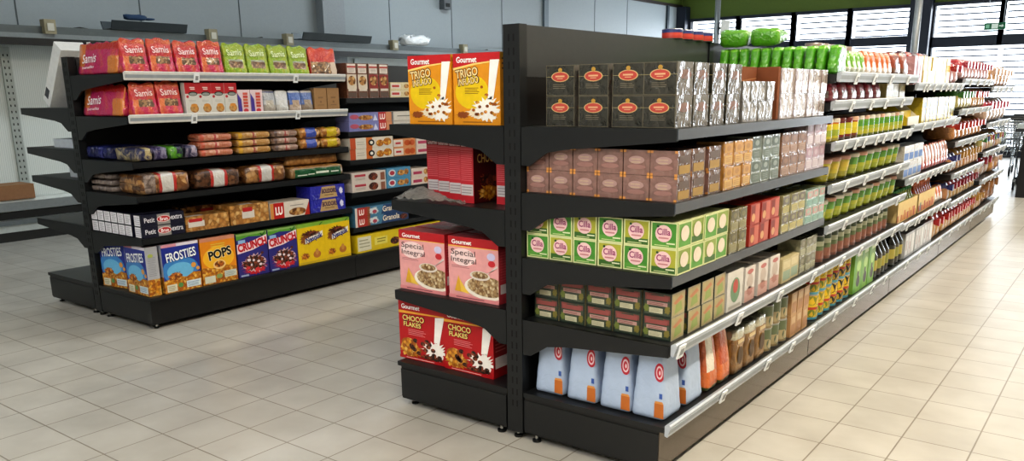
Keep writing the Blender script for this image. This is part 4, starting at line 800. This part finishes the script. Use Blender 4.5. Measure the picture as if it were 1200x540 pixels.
ORW = lyb(.48, .085, '#cfc8bc', [('r', 'front', .0, 0, .12, 1, '#b5502a'), ('r', 'front', .36, 0, .5, 1, '#c26a2a'), ('e', 'front', .48, .5, .07, .3, '#1d1b1a', 3), ('e', 'front', .48, .5, .035, .15, '#e0dcd2', 4), ('e', 'front', .68, .4, .09, .32, GOLDF, 2), ('e', 'front', .86, .5, .1, .36, GOLDF, 2)] + lines('front', .15, .34, .3, .7, 2, '#a9a59c'))
ORP = lyb(.26, .07, '#c98a5a', [('r', 'front', 0, .1, .42, .9, '#d6ccc2'), ('r', 'front', .08, .4, .32, .62, '#b5303a', 3), ('e', 'front', .62, .5, .14, .34, '#b5501c', 2), ('e', 'front', .84, .5, .12, .34, '#b5501c', 2)])
PKW = lyb(.22, .07, '#cfc3ba', [('r', 'front', .1, .25, .6, .6, '#a8385a'), ('e', 'front', .82, .5, .13, .36, BISC, 2)])
CHW = lyb(.375, .078, '#c9bfb8', [('e', 'front', .62, .45, .14, .4, CHOC, 2), ('r', 'front', .08, .55, .4, .78, '#a83a4a', 2), ('r', 'front', .84, 0, .97, .8, '#8a5a48', 2)] + lines('front', .1, .45, .2, .45, 2, '#9a8f88'))
BLB = lyb(.285, .082, '#4f8cb0', [('e', 'front', .22, .5, .15, .36, '#c9cfd6', 2), ('e', 'front', .22, .5, .1, .22, '#a83a4a', 3), ('e', 'front', .6, .45, .16, .3, BISC, 2), ('e', 'front', .82, .5, .1, .3, BISC, 2)])
GRA = lyb(.62, .078, '#4a7d9c', [('r', 'front', 0, 0, .04, 1, '#cfc8c0'), ('r', 'front', .04, 0, .22, 1, '#a8342c'), ('t', 'front', 'LU', .07, .2, .16, .8, '#f0dcd8', 3, 0, .05), ('s', 'front', .34, .5, .1, .44, '#c9cfd2', 2), ('r', 'front', .22, 0, .27, 1, '#8a5236', 1), ('e', 'front', .35, .4, .04, .2, '#a8485a', 4), ('p', 'front', [(.47, 0), (1, 0), (1, 1), (.52, 1)], '#2a4670', 1), ('t', 'front', 'Granola', .5, .25, .82, .85, '#e6d9c4', 3, .02, .02), ('e', 'front', .9, .4, .08, .3, CHOC, 3)])
YBX = lyb(.5, .145, '#cdb51c', [('r', 'front', .02, .1, .32, .9, '#d0cdb9', 1), ('r', 'front', .4, .3, .7, .75, '#d6cb62', 1), ('e', 'front', .88, .35, .11, .22, CHOC, 2)] + lines('front', .05, .3, .25, .8, 3, '#9a9a80') + lines('front', .46, .68, .4, .7, 2, '#7d7420'))
# ------------------------------------------------------------------ stocking the shelves
NFX = .70
def stock(side_x, z, where, items):
    """items: (protos, description, y0, y1, count, layers, rows, keyword options) standing side by side along a shelf, fronts towards the aisle"""
    for it in items:
        pr, desc, a, b, n, lay, rows = it[:7]; op = it[7] if len(it) > 7 else {}
        prs = pr if isinstance(pr, list) else [pr]; rr = random.Random(desc+where)
        for r in range(rows):
            for i in range(n):
                zz = z+.0012
                for l in range(lay):
                    p = prs[(i*op.get('si', 1)+l*op.get('sl', 0)) % len(prs)]
                    if op.get('rnd'): p = rr.choice(prs)
                    y = a+(i+.5)*(b-a)/n
                    x = side_x-op.get('back', 0)-p.dim[1]/2-r*(p.dim[1]+.014)-rr.uniform(0, op.get('jx', .006))
                    lb = desc
                    if lay > 1: lb += ', '+LAY[lay][l].strip()
                    if n > 1: lb += ' ' + ORD[i+1] + ' along' if lay > 1 else ', '+ORD[i+1]+' along'
                    lb += (', row behind' if r else '')+', '+where
                    mult = n*lay*rows > 1
                    put(p, lb, desc+' goods on '+where if mult else None, (x, y, zz), PI/2+rr.uniform(-1, 1)*op.get('jr', .015), (op.get('tx', 0), 0))
                    zz += p.dim[2]+.0012
def row_x(z, y, where, protos, desc, xs, layers=1, rot=0, group=None, back=None):
    for i, x in enumerate(xs):
        zz = z+.0012
        for l in range(layers):
            p = protos[(i+l) % len(protos)] if isinstance(protos, list) else protos
            lb = desc+(', '+LAY[layers][l].strip() if layers > 1 else '')+(' %s from the upright, ' % ORD[i+1] if layers > 1 else ', %s from the upright, ' % ORD[i+1])+where
            put(p, lb, (desc+' at the end of '+where) if len(xs)*layers > 1 else None, (x, y, zz), rot+random.uniform(-.012, .012)); zz += p.dim[2]+.0012
B1 = ['top shelf near bay', 'second shelf near bay', 'third shelf near bay', 'fourth shelf near bay', 'bottom shelf near bay']
Q = PI/2
# ---- near gondola, first bay
row_x(1.357, .125, 'top shelf end', TEA_D, 'dark tea box with red oval', [.195, .347, .497, .628], 2, Q)
stock(.695, 1.357, B1[0], [(TEA_D, 'grey film-wrapped tea box side', .20, .665, 3, 2, 1), (SILV, 'small silver tea box', .685, 1.04, 4, 2, 1), (SLIM, 'narrow whitish tea box', 1.12, 1.795, 7, 2, 1)])
stock(.57, 1.357, B1[0], [(KRAFT[0], 'open brown kraft carton behind silver boxes', .70, .865, 1, 1, 1), (KRAFT[1], 'wide brown kraft carton behind silver boxes', .87, 1.075, 1, 1, 1, dict(back=-.03))])
stock(.695, 1.357, B1[0], [(KTHIN, 'thin brown kraft carton beside whitish boxes', 1.08, 1.116, 1, 1, 1)])
row_x(1.092, .095, 'second shelf end', PINK, 'rosy film-wrapped tea box', [.10+.113*i for i in range(6)], 2, Q)
stock(.715, 1.092, B1[1], [(PINK, 'brown tea box with gold panel', .155, .46, 2, 2, 1), (ORNG, 'amber tea box', .47, .765, 3, 2, 1), (GRNS, 'silvery green tea box', .775, 1.11, 3, 2, 1), (BRWN, 'brown film tea box', 1.13, 1.475, 3, 2, 1), (PURP, 'tall pale mauve tea box', 1.495, 1.795, 3, 2, 1)])
row_x(.82, .095, 'third shelf end', CIL, 'green tea box with pink disc', [.10+.1155*i for i in range(6)], 2, Q)
stock(.732, .82, B1[2], [(CIL, 'green framed tea box side', .158, .51, 3, 2, 1, dict(sl=1)), (OLIV, 'narrow olive tea box', .53, .72, 2, 2, 2), (REDB, 'brick red tea box', .74, 1.12, 3, 2, 2), (YELD, 'yellow and grey tea box', 1.15, 1.475, 3, 2, 2), (TEAL, 'teal and pink tea box', 1.495, 1.795, 3, 2, 2)])
stock(.60, .82, B1[2], [(CIL, 'green framed tea box inside', .158, .51, 3, 2, 1)])
row_x(.552, .12, 'fourth shelf end', DGRN, 'dark green tea box with red print', [.125+.13*i for i in range(5)], 2, Q)
stock(.712, .552, B1[3], [(DGRN, 'beige picture side tea box', .195, .57, 3, 2, 1), (WBOX, 'big white tea box', .585, .76, 1, 1, 1), (WPNK, 'white and pink tea box', .775, 1.255, 3, 1, 1, dict(back=.005)), (BEIG, 'low beige tea box', 1.265, 1.52, 2, 1, 1), (PAIR, 'greenish grey tea box', 1.53, 1.795, 3, 2, 1)])
stock(.56, .552, B1[3], [(DARKB, 'long dark green tea box behind beige ones', 1.265, 1.52, 1, 1, 1), (DGRN, 'dark green tea box inside', .195, .57, 3, 2, 1)])
row_x(.2215, .13, 'bottom shelf end', SUGAR, 'pale blue sugar bag', [.145, .309, .472, .622], 1, Q)
stock(.705, .2215, B1[4], [(SUGAR, 'pale blue sugar bag on aisle side', .235, .425, 1, 1, 1), (OBAG, 'orange printed bag', .44, .70, 2, 1, 1), (COFF, 'foil topped coffee pack', .72, 1.13, 3, 1, 2), (COF2, 'dark jar with landscape label', 1.14, 1.46, 3, 2, 2), (BRBX, 'light brown carton', 1.465, 1.755, 3, 2, 1)])
# ---- second bay
B2 = ['top shelf second bay', 'jar shelf second bay', 'upper jar shelf second bay', 'tub shelf second bay', 'lower tub shelf second bay', 'tin shelf second bay', 'bottom shelf second bay']
for i in range(11):
    put(GRNB[i % 2], 'bright green snack bag, %s from the spine, facing the tea shelves' % ORD[i+1], 'green bags at the bay end', (.078+.0605*i, 1.97, 1.566), random.uniform(-.012, .012), (0, random.uniform(-.04, .04)))
for i, x in enumerate((.13, .31)):
    put(GRNL, 'green snack bag lying tilted on the others, %s from spine' % ORD[i+1], 'green bags lying on top', (x, 1.88, 1.769), .06, (-1.5, 0))
for i in range(6): put(REDJ, 'dark red jar on the top shelf behind green bags, %s along' % ORD[i+1], 'dark red jars at the back', (.40, 2.45+.125*i, 1.566), 0)
stock(.715, 1.565, B2[0], [(GRNF, 'green and white snack bag', 2.09, 2.45, 4, 1, 1), (ORBG, 'orange snack bag', 2.46, 3.08, 5, 1, 1), (DKRD, 'dark red snack bag', 3.1, 3.55, 2, 1, 1)])
stock(.50, 1.565, 'rear of '+B2[0], [(ORBG, 'orange snack bag', 3.15, 3.55, 3, 1, 1)])
stock(.69, 1.42, 'short second shelf, second bay', [(PKBG, 'pinkish red snack bag', 1.9, 2.98, 6, 1, 1), (BGPK, 'yellowish pasta box', 3.05, 3.58, 3, 1, 1)])
stock(.71, 1.21, B2[2], [([YJ[2], YJ[2], YJ[1], YJ[1], YJ[0]], 'yellow labelled jar', 1.85, 2.45, 5, 1, 2), (GJ, 'green labelled jar', 2.46, 3.56, 9, 1, 2)])
stock(.71, .985, B2[3], [(YT, 'yellow olive tub', 1.85, 2.38, 3, 1, 2), (GT, 'green olive tub', 2.4, 3.57, 7, 1, 2)])
stock(.71, .765, B2[4], [(GT, 'green pickle tub', 1.84, 3.58, 11, 1, 2)])
stock(.71, .552, B2[5], [(SLIMC, 'slim tin with green label', 1.86, 3.4, 12, 1, 2)])
stock(.705, .2215, B2[6], [(PINE, 'yellow fruit tin', 1.86, 2.22, 3, 2, 1), (OLVC, 'yellow tin with black olives', 2.23, 2.61, 3, 2, 1), (GBOX, 'tall green carton', 2.63, 3.13, 3, 1, 1), (BTL, 'dark sauce bottle', 3.15, 3.58, 4, 1, 1)])
# ---- third bay
B3 = ['third bay top', 'third bay second shelf', 'third bay middle shelf', 'third bay tray shelf', 'third bay bottom']
stock(.71, 1.515, B3[0], [(PKWH, 'pink and white noodle pack', 3.67, 3.97, 3, 1, 1), (YNOO, 'yellow noodle box', 3.98, 4.95, 7, 2, 1), (LOAF['rwb'], 'red and white bread bag', 4.97, 5.36, 2, 1, 1)])
stock(.57, 1.515, 'rear of third bay top', [(DBAG, 'purple and red bag', 3.98, 4.95, 5, 2, 1)])
t = thing('display_carton', 'open yellow display carton with white slanted edge, second bay end', 'carton', (.56, 3.84, 1.2365), Q)
e = MB(); YC = M('#cfb31c', .5); e.box(-.17, -.14, 0, .17, .14, .005, YC); e.box(-.17, .136, 0, .17, .14, .19, YC); e.prism([(-.14, 0), (.14, 0), (.14, .19), (.02, .19), (-.14, .05)], -.172, -.168, 'x', YC); e.prism([(-.14, 0), (.14, 0), (.14, .19), (.02, .19), (-.14, .05)], .168, .172, 'x', M('#dcd8c8', .5)); obj('carton', e, t)
e = MB(); e.box(-.17, -.145, 0, .17, -.14, .06, M('#dcd9cf', .5)); obj('front_lip', e, t)
e = MB(); e.box(-.15, -.09, .006, .15, .13, .1, M('#d9bf2a', .5)); obj('packet_block', e, t)
stock(.71, 1.235, B3[1], [(YBLU, 'yellow and blue noodle pack', 4.08, 5.34, 9, 1, 1)])
stock(.71, .86, B3[2], [(BLWH, 'white sugar pack with blue panel', 3.66, 4.28, 4, 2, 1), (STICK, 'reddish pasta bag', 4.3, 5.36, 9, 1, 1)])
for k, (a, capc, dsc) in enumerate(((3.98, '#1f7a30', 'green capped'), (4.66, '#c9642a', 'orange capped'))):
    tr = TRAYS[k]; put(tr, 'cream display tray holding %s sauce bottles' % dsc, None, (.60, a, .5365), Q)
    for i in range(8):
        for r in range(2):
            put(SAUC[capc], '%s sauce bottle, %s along, %s row of tray' % (dsc, ORD[i+1], ['front', 'rear'][r]), dsc+' sauce bottles', (.642-.085*r, a-.27+.077*i, .5415))
stock(.70, .535, B3[3], [(ORBG, 'orange noodle bag', 5.0, 5.36, 3, 1, 1)])
stock(.705, .2215, B3[4], [(BTL, 'dark oil bottle', 3.66, 4.0, 3, 1, 1), (WRAP, 'white film-wrapped tin pack', 4.03, 5.02, 3, 1, 1, dict(jr=.06)), (LOAF['strp'], 'red striped bread bag', 5.04, 5.36, 2, 1, 1)])
# ---- bread bays
F = 'fourth bay '
stock(.71, 1.555, F+'top', [(LOAF['rwb'], 'red, white and tan bread bag', 5.46, 6.98, 9, 1, 1)])
stock(.71, 1.30, F+'second shelf', [(LOAF['grn'], 'green topped bread bag', 5.46, 6.2, 5, 1, 1), (LOAF['red'], 'red topped bread bag', 6.21, 6.98, 5, 1, 1)])
stock(.71, 1.03, F+'third shelf', [(LOAF['rdg'], 'red ribboned bread bag', 5.46, 6.98, 8, 1, 1)])
stock(.71, .75, F+'fourth shelf', [(LOAF['blue'], 'blue topped bread bag', 5.46, 5.8, 2, 1, 1), (LOAF['tan'], 'golden bread bag', 5.81, 6.98, 7, 1, 1)])
stock(.71, .495, F+'fifth shelf', [(LOAF['blue'], 'navy topped bread bag', 5.46, 5.62, 1, 1, 1), (LOAF['wine'], 'wine red bread bag', 5.63, 6.98, 8, 1, 1)])
stock(.705, .2215, F+'bottom', [(LOAF['strp'], 'red edged bread bag', 5.46, 6.98, 11, 1, 1)])
L5 = 'last bay '
stock(.71, 1.49, L5+'top', [(LOAF['bun'], 'round bun bag', 7.1, 8.6, 6, 1, 1)])
stock(.71, 1.13, L5+'second shelf', [(LOAF['rst'], 'red and white bun bag', 7.1, 8.6, 6, 1, 1)])
stock(.71, .835, L5+'third shelf', [([LOAF['grn'], LOAF['blue'], LOAF['tan'], LOAF['wine']], 'mixed small bread bag', 7.1, 8.6, 9, 1, 1)])
stock(.71, .55, L5+'fourth shelf', [(LOAF['rst'], 'pink striped bun bag', 7.1, 8.0, 3, 1, 1, dict(back=.02)), (LOAF['bun'], 'golden bun bag', 8.02, 8.6, 2, 1, 1)])
stock(.705, .2215, L5+'bottom', [(LOAF['tan'], 'small golden loaf bag', 7.1, 7.6, 3, 1, 1), (LOAF['brn'], 'large brown loaf bag', 7.62, 8.6, 3, 1, 1)])
# tins on the spine
for i in range(4): put(BLUE_TIN, 'low red tin with blue lid on panel top, %s from left' % ORD[i+1], 'tins on the spine', (.0, 1.40+.127*i, 1.7525))
# ---- near gondola, left side
put(CER['wheat'], 'orange wheat cereal box, left of the pair on top', 'orange cereal boxes', (-.50, .10, 1.3582)); put(CER['wheat'], 'orange wheat cereal box, right of pair beside the upright', 'orange cereal boxes', (-.232, .10, 1.3582))
for i in range(4): put(RED_SPINE, 'red cereal box turned spine out, %s from the left' % ORD[i+1], 'red cereal boxes spine out', (-.612+.096*i, .29-.03*i, 1.0132), -.02*i)
put(RED_SPINE, 'red cereal box spine out, alone next to the upright', 'red cereal boxes spine out', (-.155, .24, 1.0132))
put(CER['special'], 'pink cereal box, left of the pair, picture of bowl', 'pink cereal boxes', (-.578, .10, .5812)); put(CER['special'], 'pink cereal box, right of pair beside the upright', 'pink cereal boxes', (-.265, .10, .5812))
for i in range(2):
    for j in range(2): put(CER['special'], 'pink cereal box, %s behind the %s front box' % (ORD[j+1], ['left', 'right'][i]), 'pink cereal boxes', (-.578+.313*i+.01*(j % 2), .215+.11*j, .5812))
put(CER['choco'], 'red chocolate cereal box, left of the front pair', 'red cereal boxes', (-.612, .12, .2225), .03); put(CER['choco'], 'red chocolate cereal box, right of the front pair', 'red cereal boxes', (-.312, .115, .2225))
put(CER['choco'], 'red chocolate cereal box behind the pair beside the upright', 'red cereal boxes', (-.215, .30, .2225)); put(CER['choco'], 'red chocolate cereal box behind the left front box', 'red cereal boxes', (-.60, .25, .2225))
# crumpled film on the left shelf
def film_mat():
    m = bpy.data.materials.new('clear_film'); m.use_nodes = True; nt = m.node_tree; nt.nodes.clear(); o = nt.nodes.new('ShaderNodeOutputMaterial')
    a = nt.nodes.new('ShaderNodeBsdfTransparent'); a.inputs[0].default_value = (.88, .87, .85, 1); g = nt.nodes.new('ShaderNodeBsdfPrincipled'); g.inputs['Base Color'].default_value = (.62, .58, .54, 1); g.inputs['Roughness'].default_value = .18
    n = nt.nodes.new('ShaderNodeTexNoise'); n.inputs['Scale'].default_value = 22; n.inputs['Detail'].default_value = 4; bp = nt.nodes.new('ShaderNodeBump'); bp.inputs['Strength'].default_value = .9; bp.inputs['Distance'].default_value = .02
    nt.links.new(n.outputs['Fac'], bp.inputs['Height']); nt.links.new(bp.outputs['Normal'], g.inputs['Normal'])
    mx = nt.nodes.new('ShaderNodeMixShader'); mx.inputs[0].default_value = .42; nt.links.new(a.outputs[0], mx.inputs[1]); nt.links.new(g.outputs[0], mx.inputs[2]); nt.links.new(mx.outputs[0], o.inputs[0]); return m
e = MB(); rr = random.Random(3); nx, ny = 22, 12; vs = []
for j in range(ny+1):
    for i in range(nx+1):
        u, v = i/nx, j/ny; x = -.715+.42*u; y = .012+(.155-.115*min(1, u*1.3))*v
        zt = .004+(.045*math.exp(-((u-.3)/.25)**2)+.02*math.exp(-((u-.62)/.2)**2))*math.sin(PI*min(1, v*1.1))+rr.uniform(0, .018)*(1 if 0 < i < nx else .2)
        vs.append((x+rr.uniform(-.006, .006), y+rr.uniform(0, .006), max(.002, zt)))
e.geo(vs, [(j*(nx+1)+i, j*(nx+1)+i+1, (j+1)*(nx+1)+i+1, (j+1)*(nx+1)+i) for j in range(ny) for i in range(nx)], film_mat(), True)
tag(obj('plastic_film', e, None, (0, 0, 1.0125)), 'crumpled clear plastic film lying before the red cereal boxes', 'film')
# ---- left gondola, right side
LX = LXG; XF = -2.995
G = ['top shelf left gondola', 'second shelf left gondola', 'third shelf left gondola', 'fourth shelf left gondola', 'fifth shelf left gondola', 'bottom shelf left gondola']
put(PW, 'wide pink and orange snack bag at the top shelf end', None, (-3.33, .072, 1.6332))
stock(XF+.01, 1.632, G[0], [(PP, 'pink snack bag', .02, .735, 4, 1, 1, dict(jr=.02)), (PG, 'lime green snack bag', .74, 1.465, 4, 1, 1, dict(jr=.05)), (PR, 'red pouch of nuts', 1.47, 1.74, 1, 1, 1)])
put(PW, 'wide pink and orange snack bag at the second shelf end', None, (-3.335, .072, 1.3732))
stock(XF+.005, 1.372, G[1], [(PP, 'pink snack bag', .06, .40, 2, 1, 1, dict(jr=.02)), (RWB, 'white biscuit box with red top', .415, .81, 4, 1, 1), (PWB, 'slim white and purple biscuit box', .815, 1.02, 2, 1, 1), (SLP[:2], 'silver biscuit bag', 1.025, 1.25, 2, 1, 1), (SLP[2:], 'blue banded biscuit bag', 1.255, 1.48, 2, 1, 1), (KRB, 'brown kraft biscuit box', 1.485, 1.735, 2, 1, 1)])
for i in range(3): put(NVP[[0, 1, 0, 6, 1][i]], 'navy wrapped biscuit pack, %s from the spine, third shelf end' % ORD[i+1], 'navy packs at the shelf end', (-3.585+.109*i, .185, 1.0932), random.uniform(-.02, .02))
stock(XF+.01, 1.092, G[2], [(NVP[2:6], 'dark multicoloured biscuit pack', .04, .47, 4, 1, 1, dict(jr=.02)), (YLP, 'yellow ended wafer pack', .765, 1.075, 1, 3, 1), (GPP, 'greyish wafer pack', 1.075, 1.32, 1, 3, 1), (SNK[0], 'blue labelled cracker bag', 1.33, 1.525, 1, 2, 1), (SNK[1], 'yellow labelled cracker bag', 1.53, 1.735, 1, 2, 1)])
PKS = flow(.255, .16, .05, MIX('#c4937c', '#b06a4e', 16), [(0, .1, FILM('#b85a44')), (.42, .58, MIX('#a8383a', '#c9a08a', 22))], seed=44, crump=.0015)
stock(XF+.01, 1.092, G[2], [(PKS, 'salmon wrapped wafer pack', .475, .755, 1, 3, 1)])
for i in range(3):
    for l in range(3): put(GREYP, 'clear wrapped cookie pack end, %s, %s from the spine' % (LAY[3][l].strip(), ORD[i+1]), 'clear cookie packs at the shelf end', (-3.58+.095*i, .185, .8782+.043*l), random.uniform(-.03, .03))
stock(XF+.01, .877, G[3], [(CK[0], 'cookie pack with white label', .04, .405, 1, 1, 1), (CK[1], 'dark cookie pack with white label', .415, .795, 1, 1, 1), (CK[2], 'pale cookie pack with white label', .80, 1.19, 1, 1, 1), (GRL, 'cookie pack with dark green label', 1.215, 1.735, 1, 1, 1)])
stock(XF-.05, .877+.094, 'atop the green labelled one', [(GRNP, 'plain cookie pack', 1.215, 1.735, 1, 1, 1)])
for i in range(6):
    for l in range(2): put(PBE, 'dark biscuit box end with white label, %s, %s from the spine' % (LAY[2][l].strip(), ORD[i+1]), 'dark biscuit boxes at the shelf end', (-3.595+.087*i, .165, .6082+l*.0755), 0)
stock(XF+.01, .607, G[4], [(PBR, 'dark biscuit box with red oval', .012, .312, 1, 2, 1, dict(jr=.005)), (LB1, 'flat biscuit box with cookie picture', .318, .655, 1, 1, 1), (LB3, 'taller biscuit box with twisted cookie picture', .66, .99, 1, 1, 1), (LUB, 'white biscuit box with red panel', 1.0, 1.36, 1, 1, 1), (BOU, 'royal blue sponge finger pack', 1.37, 1.73, 1, 2, 1)])
stock(XF-.215, .607, 'behind the flat box', [(LB2, 'long cookie picture biscuit box', .42, .91, 1, 1, 1)])
put(CER['frost'], 'blue frosted flake box nearest the spine, facing the end', 'blue cereal boxes', (-3.485, .085, .2225), .12); put(CER['frost'], 'blue frosted flake box at the corner, facing the end', 'blue cereal boxes', (-3.135, .062, .2225), -.03)
stock(XF+.01, .222, G[5], [(CER['frost'], 'blue frosted flake box facing the aisle', .115, .395, 1, 1, 1), (CER['pops'], 'orange puffed cereal box', .40, .685, 1, 1, 1), (CER['crunch'], 'purple and red cereal box', .69, 1.22, 2, 1, 1), (CER['nesq'], 'yellow chocolate cereal box', 1.222, 1.755, 2, 1, 1)])
# second bay of the left gondola
S = 'left gondola far bay'
stock(XF+.01, 1.465, 'top of '+S, [([CJ[0], CJ[0], CJ[1], CJ[1]], 'tall cookie pack with white label', 1.81, 2.27, 4, 1, 1), (YWB, 'pale yellow biscuit bag', 2.28, 2.63, 1, 2, 1)])
stock(XF+.01, 1.205, 'second shelf of '+S, [(LUBL, 'lilac biscuit box with red panel', 1.81, 2.29, 1, 2, 1), (LUWH, 'cream biscuit box with red end', 2.30, 2.71, 1, 2, 1)])
stock(XF+.01, .982, 'third shelf of '+S, [(ORW, 'white biscuit box with orange panels', 1.805, 2.29, 1, 2, 1), (ORP, 'orange cracker box', 2.295, 2.56, 1, 2, 1), (PKW, 'cream biscuit box with pink panel', 2.565, 2.79, 1, 2, 1)])
stock(XF+.01, .722, 'fourth shelf of '+S, [(CHW, 'cream biscuit box with dark biscuit', 1.805, 2.185, 1, 2, 1), (BLB, 'sky blue biscuit box', 2.19, 2.48, 1, 2, 1), (PKW, 'cream biscuit box with pink label', 2.49, 2.72, 1, 2, 1)])
stock(XF+.01, .437, 'fifth shelf of '+S, [(GRA, 'blue biscuit box with red end', 1.81, 2.44, 1, 2, 1)])
stock(XF+.01, .222, 'bottom of '+S, [(YBX, 'yellow biscuit box with white panel', 1.81, 2.32, 1, 1, 1), (YBX, 'yellow biscuit box farther along', 2.33, 2.84, 1, 1, 1)])
